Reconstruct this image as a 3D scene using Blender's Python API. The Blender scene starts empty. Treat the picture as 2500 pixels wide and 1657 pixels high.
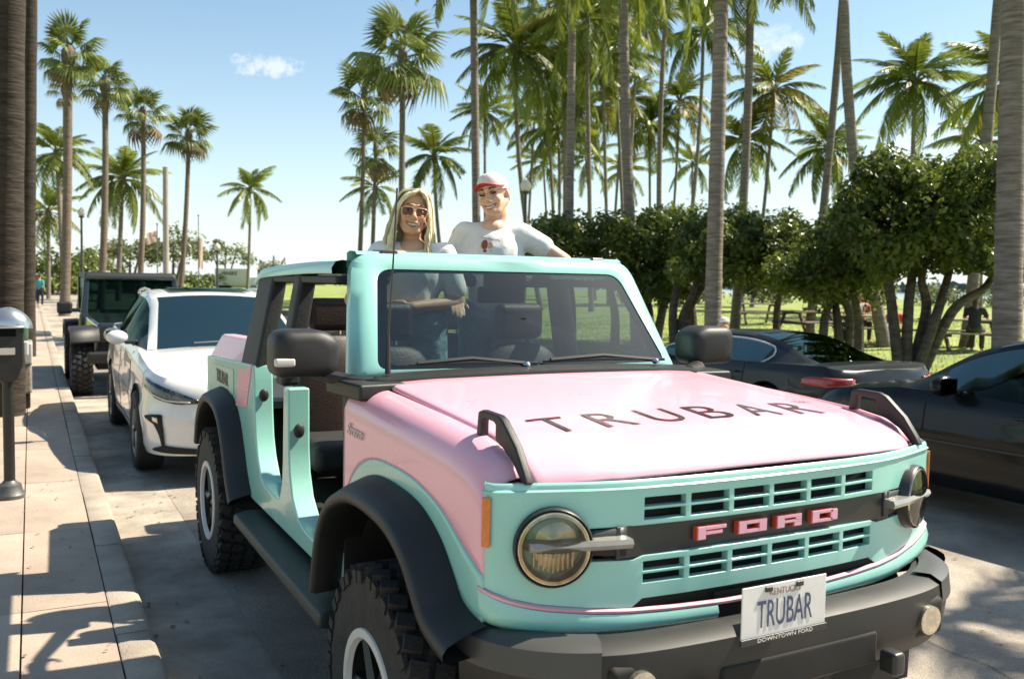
import bpy, bmesh, math, random
from mathutils import Vector, Matrix, Euler, noise
import numpy as np
rad = math.radians
random.seed(11)
SC = bpy.context.scene
COL = SC.collection

# ------------------------------------------------------------------ camera
CAM_POS = Vector((-1.9051, -2.6696, 1.7579))
YAW, PITCH, ROLL, FPX = 0.4897, -0.0629, 0.0183, 2204.3     # fitted on the vehicle's wheels, lamps and kerb lines
_f = Vector((math.sin(YAW) * math.cos(PITCH), math.cos(YAW) * math.cos(PITCH), math.sin(PITCH)))
_r = Vector((math.cos(YAW), -math.sin(YAW), 0)); _u = _r.cross(_f)
CR = _r * math.cos(ROLL) + _u * math.sin(ROLL); CU = -_r * math.sin(ROLL) + _u * math.cos(ROLL); CF = _f
cd = bpy.data.cameras.new('camera'); cam = bpy.data.objects.new('camera', cd); COL.objects.link(cam)
cam.matrix_world = Matrix(((CR.x, CU.x, -CF.x, CAM_POS.x), (CR.y, CU.y, -CF.y, CAM_POS.y), (CR.z, CU.z, -CF.z, CAM_POS.z), (0, 0, 0, 1)))
cd.sensor_width = 36; cd.lens = FPX / 2500 * 36; cd.clip_start = 0.05; cd.clip_end = 5000
cd.dof.use_dof = True; cd.dof.focus_distance = 3.6; cd.dof.aperture_fstop = 4.5
SC.camera = cam

def ray(px, py):
    "direction of a pixel of the 2500 x 1657 photograph"
    return (CR * ((px - 1250) / FPX) + CU * (-(py - 828.5) / FPX) + CF)
def on_z(px, py, z=0.0):
    d = ray(px, py); t = (z - CAM_POS.z) / d.z; return CAM_POS + d * t
def on_x(px, py, x):
    d = ray(px, py); t = (x - CAM_POS.x) / d.x; return CAM_POS + d * t
def at_depth(px, py, dep):
    return CAM_POS + ray(px, py) * dep

# ------------------------------------------------------------------ light
SUN = Vector((0.84, -0.12, 1.0)).normalized()           # towards the sun
ELEV = math.asin(SUN.z); AZ = math.atan2(SUN.x, SUN.y)
w = bpy.data.worlds.new('World'); SC.world = w; w.use_nodes = True
nt = w.node_tree; nt.nodes.clear()
out = nt.nodes.new('ShaderNodeOutputWorld'); bg = nt.nodes.new('ShaderNodeBackground')
sky = nt.nodes.new('ShaderNodeTexSky'); sky.sky_type = 'NISHITA'; sky.sun_disc = False
sky.sun_elevation = ELEV; sky.sun_rotation = AZ
sky.air_density = 1.0; sky.dust_density = 0.7; sky.ozone_density = 1.0; sky.altitude = 0
SKY_STRENGTH = 0.082
# a small fair-weather cloud: soft noise-edged patches in the direction where they hang
tc = nt.nodes.new('ShaderNodeTexCoord')
def vmath(op, a, b=None):
    n = nt.nodes.new('ShaderNodeVectorMath'); n.operation = op
    nt.links.new(a, n.inputs[0])
    if b is not None:
        if isinstance(b, (tuple, list, Vector)): n.inputs[1].default_value = tuple(b)
        else: nt.links.new(b, n.inputs[1])
    return n
def smath(op, a, b=None, clamp=False):
    n = nt.nodes.new('ShaderNodeMath'); n.operation = op; n.use_clamp = clamp
    for i, v in enumerate((a, b)):
        if v is None: continue
        if isinstance(v, (int, float)): n.inputs[i].default_value = v
        else: nt.links.new(v, n.inputs[i])
    return n.outputs[0]
def cloud(px, py, halfw, halfh, dens, seed):
    d = ray(px, py).normalized(); rt = d.cross(Vector((0, 0, 1))).normalized(); up = rt.cross(d)
    gx = vmath('DOT_PRODUCT', tc.outputs['Generated'], rt).outputs['Value']
    gy = vmath('DOT_PRODUCT', tc.outputs['Generated'], up).outputs['Value']
    gf = vmath('DOT_PRODUCT', tc.outputs['Generated'], d).outputs['Value']
    ex = smath('POWER', smath('ABSOLUTE', smath('DIVIDE', gx, halfw)), 2.0)
    ey = smath('POWER', smath('ABSOLUTE', smath('DIVIDE', gy, halfh)), 2.0)
    m = smath('SUBTRACT', 1.0, smath('ADD', ex, ey))
    mp = vmath('ADD', tc.outputs['Generated'], (seed, seed * 2, 0))
    nz = nt.nodes.new('ShaderNodeTexNoise'); nz.inputs['Scale'].default_value = 1.3 / halfh; nz.inputs['Detail'].default_value = 6; nz.inputs['Roughness'].default_value = 0.62
    nt.links.new(mp.outputs[0], nz.inputs['Vector'])
    k = smath('ADD', smath('MULTIPLY', m, 0.62), smath('MULTIPLY', smath('SUBTRACT', nz.outputs['Fac'], 0.5), 2.6))
    k = smath('MULTIPLY', smath('MULTIPLY', smath('SUBTRACT', k, 0.05), 1.5, True), dens)
    front = smath('GREATER_THAN', gf, 0.0)
    return smath('MULTIPLY', smath('MULTIPLY', k, front), smath('GREATER_THAN', m, -0.9), True)
acc = None
for a in [(652, 160, .036, .0125, .55, 3.1), (1850, 105, .05, .02, .5, 7.7), (2280, 345, .06, .02, .5, 9.4), (300, -420, .12, .03, .6, 12.4), (3300, 150, .1, .03, .6, 15.0)]:
    c = cloud(*a); acc = c if acc is None else smath('MAXIMUM', acc, c)
# humid air: a whitish veil all round that thickens towards the horizon, and a slightly warm film-like white balance
gz = vmath('DOT_PRODUCT', tc.outputs['Generated'], (0, 0, 1)).outputs['Value']
veil = smath('MULTIPLY', smath('POWER', smath('SUBTRACT', 1.0, smath('ABSOLUTE', gz), True), 8.5), 0.78, True)
hz_mix = nt.nodes.new('ShaderNodeMixRGB'); hz_mix.inputs['Color2'].default_value = (6.2, 6.7, 6.9, 1); nt.links.new(veil, hz_mix.inputs['Fac'])
wbal = nt.nodes.new('ShaderNodeMixRGB'); wbal.blend_type = 'MULTIPLY'; wbal.inputs['Fac'].default_value = 1; wbal.inputs['Color2'].default_value = (.93, 1.02, .97, 1)
nt.links.new(sky.outputs['Color'], wbal.inputs['Color1']); nt.links.new(wbal.outputs['Color'], hz_mix.inputs['Color1'])
mix = nt.nodes.new('ShaderNodeMixRGB'); mix.blend_type = 'MIX'; mix.inputs['Color2'].default_value = (6.6, 6.7, 6.7, 1)
nt.links.new(acc, mix.inputs['Fac']); nt.links.new(hz_mix.outputs['Color'], mix.inputs['Color1'])
nt.links.new(mix.outputs['Color'], bg.inputs['Color']); bg.inputs['Strength'].default_value = SKY_STRENGTH
nt.links.new(bg.outputs[0], out.inputs['Surface'])
sd = bpy.data.lights.new('sun', 'SUN'); sd.energy = 5.0; sd.angle = rad(0.53); sd.color = (1.0, 0.90, 0.745)
so = bpy.data.objects.new('sun', sd); COL.objects.link(so); so.rotation_euler = SUN.to_track_quat('Z', 'Y').to_euler(); so.location = (20, 5, 30)
SC.view_settings.view_transform = 'Standard'; SC.view_settings.look = 'None'; SC.view_settings.gamma = 1.0
SC.view_settings.exposure = 1.12
SC.view_settings.use_curve_mapping = False
SC.render.engine = 'CYCLES'; SC.cycles.max_bounces = 8; SC.cycles.transparent_max_bounces = 16
try: SC.cycles.use_denoising = True
except Exception: pass

# ------------------------------------------------------------------ materials
MATS = {}
def mat(name, col, rough=0.5, metal=0.0, var=0.08, scale=6.0, bump=0.0, bscale=None, coat=0.0, spec=0.5, col2=None, fac2=None, emit=None, transl=0.0, rvar=0.0, rnd=0.0, stretch=None, detail=5, sss=0.0, sheen=0.0, stain=0.0, speck=0.0):
    if name in MATS: return MATS[name]
    m = bpy.data.materials.new(name); m.use_nodes = True; t = m.node_tree; t.nodes.clear()
    o = t.nodes.new('ShaderNodeOutputMaterial'); p = t.nodes.new('ShaderNodeBsdfPrincipled')
    tcn = t.nodes.new('ShaderNodeTexCoord'); src = tcn.outputs['Object']
    if stretch:
        mp = t.nodes.new('ShaderNodeMapping'); mp.inputs['Scale'].default_value = stretch; t.links.new(src, mp.inputs['Vector']); src = mp.outputs[0]
    nz = t.nodes.new('ShaderNodeTexNoise'); nz.inputs['Scale'].default_value = scale; nz.inputs['Detail'].default_value = detail; nz.inputs['Roughness'].default_value = .6
    t.links.new(src, nz.inputs['Vector'])
    rp = t.nodes.new('ShaderNodeValToRGB'); e = rp.color_ramp.elements
    a = [max(0, c * (1 - var)) for c in col]; b = [min(1, c * (1 + var)) for c in (col2 or col)]
    lo, hi = fac2 or (.32, .68)
    e[0].position = lo; e[0].color = (*a, 1); e[1].position = hi; e[1].color = (*b, 1)
    t.links.new(nz.outputs['Fac'], rp.inputs['Fac'])
    csrc = rp.outputs['Color']
    if rnd:
        oi = t.nodes.new('ShaderNodeObjectInfo'); hs = t.nodes.new('ShaderNodeHueSaturation')
        mr = t.nodes.new('ShaderNodeMapRange'); mr.inputs['To Min'].default_value = 1 - rnd; mr.inputs['To Max'].default_value = 1 + rnd
        t.links.new(oi.outputs['Random'], mr.inputs['Value']); t.links.new(mr.outputs[0], hs.inputs['Value']); t.links.new(csrc, hs.inputs['Color']); csrc = hs.outputs['Color']
    for amt, sc_, dt in ((stain, .55, 8), (speck, 140.0, 2)):
        if not amt: continue
        n3 = t.nodes.new('ShaderNodeTexNoise'); n3.inputs['Scale'].default_value = sc_; n3.inputs['Detail'].default_value = dt; n3.inputs['Roughness'].default_value = .68; n3.inputs['Distortion'].default_value = .6 if sc_ < 1 else 0
        t.links.new(src, n3.inputs['Vector'])
        r3 = t.nodes.new('ShaderNodeMapRange'); r3.inputs['From Min'].default_value = .36; r3.inputs['From Max'].default_value = .58; r3.inputs['To Min'].default_value = 1 - amt; r3.inputs['To Max'].default_value = 1.0
        t.links.new(n3.outputs['Fac'], r3.inputs['Value'])
        m3 = t.nodes.new('ShaderNodeMixRGB'); m3.blend_type = 'MULTIPLY'; m3.inputs['Fac'].default_value = 1.0
        t.links.new(csrc, m3.inputs['Color1']); t.links.new(r3.outputs[0], m3.inputs['Color2']); csrc = m3.outputs['Color']
    t.links.new(csrc, p.inputs['Base Color'])
    p.inputs['Roughness'].default_value = rough; p.inputs['Metallic'].default_value = metal
    p.inputs['Specular IOR Level'].default_value = spec; p.inputs['Coat Weight'].default_value = coat; p.inputs['Coat Roughness'].default_value = 0.04
    if sss: p.inputs['Subsurface Weight'].default_value = sss; p.inputs['Subsurface Radius'].default_value = (.012, .005, .003); p.inputs['Subsurface Scale'].default_value = 1.0
    if sheen: p.inputs['Sheen Weight'].default_value = sheen
    if rvar:
        mr = t.nodes.new('ShaderNodeMapRange'); mr.inputs['To Min'].default_value = max(0, rough - rvar); mr.inputs['To Max'].default_value = min(1, rough + rvar)
        t.links.new(nz.outputs['Fac'], mr.inputs['Value']); t.links.new(mr.outputs[0], p.inputs['Roughness'])
    if bump:
        n2 = t.nodes.new('ShaderNodeTexNoise'); n2.inputs['Scale'].default_value = bscale or scale * 6; n2.inputs['Detail'].default_value = 6
        t.links.new(src, n2.inputs['Vector'])
        bp = t.nodes.new('ShaderNodeBump'); bp.inputs['Strength'].default_value = bump; bp.inputs['Distance'].default_value = .02
        t.links.new(n2.outputs['Fac'], bp.inputs['Height']); t.links.new(bp.outputs['Normal'], p.inputs['Normal'])
    if emit: p.inputs['Emission Color'].default_value = (*emit[:3], 1); p.inputs['Emission Strength'].default_value = emit[3]
    last = p.outputs[0]
    if transl:
        tr = t.nodes.new('ShaderNodeBsdfTranslucent'); t.links.new(csrc, tr.inputs['Color'])
        mx = t.nodes.new('ShaderNodeMixShader'); mx.inputs[0].default_value = transl
        t.links.new(last, mx.inputs[1]); t.links.new(tr.outputs[0], mx.inputs[2]); last = mx.outputs[0]
    t.links.new(last, o.inputs['Surface']); MATS[name] = m; return m
def glass(name, tint, ior=1.5, rough=0.0, haze=0.0, hcol=(.5, .5, .5), refl=1.0):
    "thin pane: fresnel mirror over a tinted see-through layer"
    if name in MATS: return MATS[name]
    m = bpy.data.materials.new(name); m.use_nodes = True; t = m.node_tree; t.nodes.clear()
    o = t.nodes.new('ShaderNodeOutputMaterial'); tr = t.nodes.new('ShaderNodeBsdfTransparent'); tr.inputs[0].default_value = (*tint, 1)
    gl = t.nodes.new('ShaderNodeBsdfGlossy'); gl.inputs['Roughness'].default_value = rough; gl.inputs['Color'].default_value = (*(refl if isinstance(refl, tuple) else (refl,) * 3), 1)
    fr = t.nodes.new('ShaderNodeFresnel'); fr.inputs[0].default_value = ior
    base = tr.outputs[0]
    if haze:
        df = t.nodes.new('ShaderNodeBsdfDiffuse'); df.inputs[0].default_value = (*hcol, 1)
        nz = t.nodes.new('ShaderNodeTexNoise'); nz.inputs['Scale'].default_value = 3.0
        ml = t.nodes.new('ShaderNodeMath'); ml.operation = 'MULTIPLY'; ml.inputs[1].default_value = haze * 2; t.links.new(nz.outputs['Fac'], ml.inputs[0])
        m0 = t.nodes.new('ShaderNodeMixShader'); t.links.new(ml.outputs[0], m0.inputs[0])
        t.links.new(base, m0.inputs[1]); t.links.new(df.outputs[0], m0.inputs[2]); base = m0.outputs[0]
    mx = t.nodes.new('ShaderNodeMixShader'); t.links.new(fr.outputs[0], mx.inputs[0]); t.links.new(base, mx.inputs[1]); t.links.new(gl.outputs[0], mx.inputs[2])
    t.links.new(mx.outputs[0], o.inputs['Surface']); MATS[name] = m; return m

# ------------------------------------------------------------------ mesh helpers
class MB:
    def __init__(s): s.v = []; s.f = []
    def add(s, vs, fs):
        n = len(s.v); s.v += [tuple(q) for q in vs]; s.f += [tuple(i + n for i in q) for q in fs]; return s
    def box(s, c, d, rot=None):
        x, y, z = d[0] / 2, d[1] / 2, d[2] / 2
        vs = [Vector((a * x, b * y, e * z)) for a, b, e in ((-1, -1, -1), (1, -1, -1), (1, 1, -1), (-1, 1, -1), (-1, -1, 1), (1, -1, 1), (1, 1, 1), (-1, 1, 1))]
        if rot is not None:
            R = rot if isinstance(rot, Matrix) else Euler(rot).to_matrix(); vs = [R @ q for q in vs]
        vs = [q + Vector(c) for q in vs]
        return s.add(vs, [(0, 3, 2, 1), (4, 5, 6, 7), (0, 1, 5, 4), (1, 2, 6, 5), (2, 3, 7, 6), (3, 0, 4, 7)])
    def hexa(s, lo, hi):
        "lo, hi: four points each, same winding"
        return s.add(list(lo) + list(hi), [(3, 2, 1, 0), (4, 5, 6, 7), (0, 1, 5, 4), (1, 2, 6, 5), (2, 3, 7, 6), (3, 0, 4, 7)])
    def prism(s, pts, axis, a, b):
        "polygon of 2-d points swept from a to b along axis; 2-d = the other two axes in order"
        def P(q, t):
            return {0: (t, q[0], q[1]), 1: (q[0], t, q[1]), 2: (q[0], q[1], t)}[axis]
        n = len(pts); vs = [P(q, a) for q in pts] + [P(q, b) for q in pts]
        fs = [tuple(range(n))[::-1], tuple(range(n, 2 * n))] + [(i, (i + 1) % n, n + (i + 1) % n, n + i) for i in range(n)]
        return s.add(vs, fs)
    def grid(s, rows, close_u=False, close_v=False):
        R = len(rows); Cn = len(rows[0]); vs = [q for r in rows for q in r]; fs = []
        for i in range(R if close_v else R - 1):
            for j in range(Cn if close_u else Cn - 1):
                i2 = (i + 1) % R; j2 = (j + 1) % Cn
                fs.append((i * Cn + j, i * Cn + j2, i2 * Cn + j2, i2 * Cn + j))
        return s.add(vs, fs)
    def tube(s, pts, r, n=8, cap=True, flat=None):
        pts = [Vector(q) for q in pts]; m = len(pts); rs = r if isinstance(r, (list, tuple)) else [r] * m
        rows = []; up = None
        for i, q in enumerate(pts):
            d = (pts[min(i + 1, m - 1)] - pts[max(i - 1, 0)])
            if d.length < 1e-9: d = Vector((0, 0, 1))
            d.normalize()
            if up is None:
                a = Vector((0, 0, 1)) if abs(d.z) < .9 else Vector((1, 0, 0)); x = d.cross(a).normalized()
            else:
                x = (up - d * up.dot(d)).normalized()
            up = x; y = d.cross(x)
            k = flat or 1.0
            rows.append([q + x * (rs[i] * math.cos(2 * math.pi * j / n)) + y * (rs[i] * k * math.sin(2 * math.pi * j / n)) for j in range(n)])
        b = len(s.v); s.grid(rows, close_u=True)
        if cap: s.f += [tuple(range(b, b + n))[::-1], tuple(range(b + (m - 1) * n, b + m * n))]
        return s
    def lathe(s, prof, n=24, axis=2, c=(0, 0, 0), cap=True):
        "profile of (radius, height) turned about an axis"
        rows = []
        for r, h in prof:
            row = []
            for j in range(n):
                a = 2 * math.pi * j / n; u, v = r * math.cos(a), r * math.sin(a)
                q = {2: (u, v, h), 0: (h, u, v), 1: (v, h, u)}[axis]
                row.append((q[0] + c[0], q[1] + c[1], q[2] + c[2]))
            rows.append(row)
        b = len(s.v); s.grid(rows, close_u=True)
        if cap:
            if prof[0][0] > 1e-6: s.f.append(tuple(range(b, b + n))[::-1])
            if prof[-1][0] > 1e-6: s.f.append(tuple(range(b + (len(prof) - 1) * n, b + len(prof) * n)))
        return s
    def ell(s, c, r, n=16, m=10, rot=None):
        rows = []; R = rot if isinstance(rot, Matrix) else (Euler(rot).to_matrix() if rot is not None else None)
        for i in range(m + 1):
            th = math.pi * i / m; row = []
            for j in range(n):
                a = 2 * math.pi * j / n
                q = Vector((r[0] * math.sin(th) * math.cos(a), r[1] * math.sin(th) * math.sin(a), r[2] * math.cos(th)))
                if R is not None: q = R @ q
                row.append(q + Vector(c))
            rows.append(row)
        return s.grid(rows, close_u=True)
    def capsule(s, a, b, ra, rb, n=12, m=5):
        a, b = Vector(a), Vector(b); d = (b - a).normalized(); x = d.cross(Vector((0, 0, 1)) if abs(d.z) < .9 else Vector((1, 0, 0))).normalized(); y = d.cross(x)
        rows = []
        for i in range(m + 1):
            th = math.pi / 2 * (1 - i / m); rows.append([a - d * (ra * math.sin(th)) + (x * math.cos(2 * math.pi * j / n) + y * math.sin(2 * math.pi * j / n)) * max(1e-5, ra * math.cos(th)) for j in range(n)])
        for i in range(m + 1):
            th = math.pi / 2 * i / m; rows.append([b + d * (rb * math.sin(th)) + (x * math.cos(2 * math.pi * j / n) + y * math.sin(2 * math.pi * j / n)) * max(1e-5, rb * math.cos(th)) for j in range(n)])
        b0 = len(s.v); s.grid(rows, close_u=True); return s
    def mirror_x(s):
        n = len(s.v); vs = [(-x, y, z) for x, y, z in s.v]; fs = [tuple(i + n for i in f[::-1]) for f in s.f]
        s.v += vs; s.f += fs; return s
    def mesh(s, name, material, smooth=True, sharp=35, merge=False):
        me = bpy.data.meshes.new(name); me.from_pydata(s.v, [], s.f)
        if merge:
            bm = bmesh.new(); bm.from_mesh(me); bmesh.ops.remove_doubles(bm, verts=bm.verts, dist=1e-4); bmesh.ops.recalc_face_normals(bm, faces=bm.faces); bm.to_mesh(me); bm.free()
        me.materials.append(material)
        if smooth:
            me.polygons.foreach_set('use_smooth', [True] * len(me.polygons))
            if sharp: me.set_sharp_from_angle(angle=rad(sharp))
        me.update(); return me
    def build(s, name, material, parent=None, smooth=True, sharp=35, bevel=0, bseg=2, subsurf=0, solid=0, offset=0, merge=False, loc=None, rot=None, remesh=0, iters=5):
        me = s.mesh(name, material, smooth, 0 if (bevel or subsurf or remesh) else sharp, merge)
        o = bpy.data.objects.new(name, me); COL.objects.link(o); o.parent = parent
        if loc is not None: o.location = loc
        if rot is not None: o.rotation_euler = rot
        if remesh:
            q = o.modifiers.new('r', 'REMESH'); q.mode = 'VOXEL'; q.voxel_size = remesh; q.use_smooth_shade = True
            q = o.modifiers.new('sm', 'SMOOTH'); q.factor = .5; q.iterations = iters
        if solid:
            q = o.modifiers.new('s', 'SOLIDIFY'); q.thickness = solid; q.offset = offset
        if subsurf:
            q = o.modifiers.new('ss', 'SUBSURF'); q.levels = subsurf; q.render_levels = subsurf
        if bevel:
            q = o.modifiers.new('b', 'BEVEL'); q.width = bevel; q.segments = bseg; q.limit_method = 'ANGLE'; q.angle_limit = rad(32)
            q = o.modifiers.new('w', 'WEIGHTED_NORMAL'); q.keep_sharp = False
        return o
def tag(o, label=None, cat=None, group=None, kind=None):
    if label: o['label'] = label
    if cat: o['category'] = cat
    if group: o['group'] = group
    if kind: o['kind'] = kind
    return o
def empty(name, loc=(0, 0, 0), rz=0, label=None, cat=None, group=None, rot=None):
    o = bpy.data.objects.new(name, None); COL.objects.link(o); o.location = loc
    o.rotation_euler = rot if rot is not None else (0, 0, rz); o.empty_display_size = .2
    return tag(o, label, cat, group)
def part(name, me, parent, loc=(0, 0, 0), rot=(0, 0, 0), scale=(1, 1, 1)):
    o = bpy.data.objects.new(name, me); COL.objects.link(o); o.parent = parent; o.location = loc; o.rotation_euler = rot; o.scale = scale; return o
def interp(keys, x):
    if x <= keys[0][0]: return keys[0][1]
    for (a, p), (b, q) in zip(keys, keys[1:]):
        if x <= b: t = (x - a) / (b - a); return p + (q - p) * t
    return keys[-1][1]
def smooth_path(pts, n=8):
    "Catmull-Rom through points of any dimension"
    P = [np.array(q, float) for q in pts]; o = []
    for i in range(len(P) - 1):
        a = P[max(i - 1, 0)]; b = P[i]; c = P[i + 1]; d = P[min(i + 2, len(P) - 1)]
        for k in range(n):
            t = k / n; o.append(tuple(.5 * ((2 * b) + (c - a) * t + (2 * a - 5 * b + 4 * c - d) * t * t + (3 * b - a - 3 * c + d) * t ** 3)))
    o.append(tuple(P[-1])); return o
def lin(a, b, n): return [a + (b - a) * i / (n - 1) for i in range(n)]
def text_mesh(txt, size, depth, material, xs=1.0, shear=0.0, spacing=1.0, bold=0.0, name='lettering'):
    cu = bpy.data.curves.new('t', 'FONT'); cu.body = txt; cu.size = size; cu.extrude = depth; cu.align_x = 'CENTER'; cu.align_y = 'CENTER'; cu.shear = shear; cu.space_character = spacing; cu.offset = bold
    o = bpy.data.objects.new('t', cu); COL.objects.link(o)
    dg = bpy.context.evaluated_depsgraph_get(); me = bpy.data.meshes.new_from_object(o.evaluated_get(dg)); me.name = name
    COL.objects.unlink(o); bpy.data.objects.remove(o)
    for v in me.vertices: v.co.x *= xs
    me.materials.clear(); me.materials.append(material); return me
# ------------------------------------------------------------------ shared vehicle materials
M = {}
M['pink'] = mat('pink_wrap', (.83, .415, .495), .28, var=.03, scale=2.5, coat=.35, rvar=.04)
M['teal'] = mat('mint_wrap', (.30, .61, .53), .28, var=.03, scale=2.5, coat=.35, rvar=.04)
M['blackp'] = mat('black_plastic', (.013, .013, .012), .5, var=.15, scale=30, bump=.12, bscale=420, rvar=.06)
M['trim'] = mat('dark_trim', (.028, .029, .028), .38, var=.1, scale=20)
M['greyp'] = mat('grey_bumper', (.018, .018, .016), .55, var=.2, scale=9, rvar=.08, metal=.0)
M['capgrey'] = mat('bumper_cap_grey', (.055, .055, .052), .42, metal=.0, var=.06)
M['silver'] = mat('silver_cap', (.6, .6, .6), .25, metal=.6, var=.05)
M['tyre'] = mat('tyre_rubber', (.022, .021, .019), .78, var=.35, scale=14, bump=.3, bscale=90)
M['rimdark'] = mat('dark_rim', (.03, .032, .033), .35, metal=.5, var=.1)
M['ring'] = mat('white_ring', (.62, .60, .55), .38, var=.06, scale=9)
M['void'] = mat('dark_void', (.012, .011, .009), .8, var=.3)
M['leather'] = mat('shaded_brown_leather', (.026, .010, .006), .5, var=.22, scale=12, bump=.2, bscale=140)  # brown leather darkened so its colour carries the cabin shade
M['interior'] = mat('interior_plastic', (.02, .021, .021), .6, var=.2, scale=10, bump=.1)
M['glass'] = glass('windscreen_glass', (.22, .30, .29), 1.7, haze=.010, hcol=(.30, .40, .38))
M['smoke'] = glass('smoked_lens', (.72, .69, .60), 1.5)
M['amber'] = mat('amber_lens', (.62, .17, .025), .2, var=.15, scale=60, coat=.6)
M['reflector'] = mat('lamp_reflector', (.60, .56, .46), .22, metal=.85, var=.25, scale=40)
M['drl'] = mat('lamp_bar', (.26, .25, .225), .2, var=.1, scale=30, coat=.6)
M['lens_white'] = mat('white_lens', (.55, .53, .49), .3, var=.05, coat=.5)
M['red'] = mat('red_paint', (.68, .09, .035), .35, var=.05)
M['pinkface'] = mat('pink_letter', (.80, .42, .52), .35, var=.03)
M['foil'] = mat('dark_foil', (.06, .026, .022), .32, metal=.25, var=.4, scale=1.6, col2=(.26, .23, .24), fac2=(.48, .80))
M['chrome'] = mat('chrome', (.72, .72, .72), .12, metal=1.0, var=.03)
M['plate'] = mat('plate_white', (.72, .70, .66), .45, var=.06, scale=14)
M['plateblue'] = mat('plate_ink', (.05, .07, .14), .5, var=.1)
M['platered'] = mat('plate_top_ink', (.30, .18, .16), .5, var=.1)
M['step'] = mat('step_board', (.02, .032, .028), .5, var=.3, scale=22, bump=.3, bscale=160)

def fillet(poly, r, k=5):
    "round the corners of a closed 2-d polygon"
    out = []; n = len(poly)
    for i in range(n):
        p = np.array(poly[i - 1], float); c = np.array(poly[i], float); q = np.array(poly[(i + 1) % n], float)
        rr = r[i] if isinstance(r, (list, tuple)) else r
        a = (p - c); la = np.linalg.norm(a); a /= la; b = (q - c); lb = np.linalg.norm(b); b /= lb
        d = min(rr, la * .45, lb * .45)
        for t in [j / k for j in range(k + 1)]:
            out.append(tuple((1 - t) ** 2 * (c + a * d) + 2 * t * (1 - t) * c + t * t * (c + b * d)))
    return out

def make_wheel(parent, x, y, z, side, R, W, rim_r, ring=True, lugs=34, spokes=6, rimmat=None, name='wheel', ringw=.028):
    "wheel: hub mesh that carries tyre, tread, rim and ring; side = sign of the outward X direction"
    rimmat = rimmat or M['rimdark']
    hub = MB().lathe([(.001, W * .40), (.05, W * .42), (.06, W * .36), (.06, 0), (.001, 0)], 18, 0, cap=False)
    hub.v = [(a * side, b, c) for a, b, c in hub.v]
    h = hub.build(name, rimmat, parent, loc=(x, y, z))
    t = MB().lathe([(rim_r * .96, -W * .44), (rim_r * 1.05, -W * .5), (R * .82, -W * .53), (R * .93, -W * .5), (R * .975, -W * .42), (R * .985, 0), (R * .975, W * .42), (R * .93, W * .5), (R * .82, W * .53), (rim_r * 1.05, W * .5), (rim_r * .96, W * .44)], 56, 0, cap=False)
    t.build('tyre', M['tyre'], h)
    if lugs:
        b = MB()
        for i in range(lugs):
            a = 2 * math.pi * i / lugs
            for sx, da, wx, dr in ((.40, 0, .2, 0), (-.40, .5, .2, 0), (.14, .3, .2, .002), (-.14, .8, .2, .002)):
                aa = a + da * 2 * math.pi / lugs; r = R * .985 + .004 + dr
                b.box((sx * W, r * math.cos(aa), r * math.sin(aa)), (wx * W, 2 * math.pi * R / lugs * .62, .03), Matrix.Rotation(aa - math.pi / 2, 3, 'X') @ Matrix.Rotation(.35 * (1 if sx > 0 else -1), 3, 'Z'))
            # shoulder lugs that reach down the sidewall
            for s2 in (1, -1):
                aa = a + (.25 if i % 2 else 0) * 2 * math.pi / lugs; r = R * .94
                b.box((s2 * W * .505, r * math.cos(aa), r * math.sin(aa)), (.016, 2 * math.pi * R / lugs * .5, R * .09), Matrix.Rotation(aa - math.pi / 2, 3, 'X'))
        o = b.build('tread', M['tyre'], h, smooth=False); o['kind'] = 'stuff'
    rm = MB().lathe([(rim_r * .97, W * .47), (rim_r * .90, W * .44), (rim_r * .86, W * .15), (rim_r * .5, -W * .1), (.05, -W * .1)], 40, 0, cap=False)
    rm.v = [(a * side, b_, c) for a, b_, c in rm.v]; rm.build('rim', rimmat, h)
    for i in range(spokes):
        a = 2 * math.pi * i / spokes
        m = MB(); p0 = (side * W * .36, .05 * math.cos(a), .05 * math.sin(a)); p1 = (side * W * .38, rim_r * .88 * math.cos(a), rim_r * .88 * math.sin(a))
        m.tube([p0, p1], [.032, .022], 6); m.build('spoke', rimmat, h)
    if ring:
        g = MB().lathe([(rim_r * 1.04, W * .50), (rim_r * 1.03, W * .525), (rim_r * 1.03 - ringw, W * .525), (rim_r * 1.03 - ringw * 1.3, W * .46)], 56, 0, cap=False)
        g.v = [(a * side, b_, c) for a, b_, c in g.v]; g.build('wheel_ring', M['ring'], h)
    return h

# ------------------------------------------------------------------ the open-top off-roader
BR = empty('off_road_vehicle', (0, 0, 0), label='pink and mint open-top off-road vehicle with its doors and roof taken off', cat='car')
# plan line of the front face (|x|, y)
PLAN = [(0, -.729), (.20, -.727), (.36, -.720), (.50, -.705), (.60, -.684), (.70, -.654), (.76, -.634), (.81, -.617), (.845, -.600), (.862, -.578)]
def plan_y(x): return interp(PLAN, abs(x))
HOODC = [(-.704, 1.240), (-.699, 1.252), (-.688, 1.264), (-.67, 1.276), (-.645, 1.287), (-.58, 1.311), (-.45, 1.334), (-.25, 1.351), (.1, 1.373), (.35, 1.387), (.52, 1.397)]
def hood_z(x, y):
    z = interp(HOODC, y); a = abs(x)
    if a > .50:
        t = min(1, (a - .50) / .25); z -= .012 * t * t * (3 - 2 * t)
    z -= .008 * (a / .5) ** 2 if a < .5 else .008
    return z
FTOP = [(-.60, 1.232), (-.577, 1.240), (-.555, 1.262), (-.53, 1.284), (-.46, 1.306), (-.35, 1.322), (-.1, 1.336), (.3, 1.352), (.62, 1.360)]
def ftop(y): return interp(FTOP, y)
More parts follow.
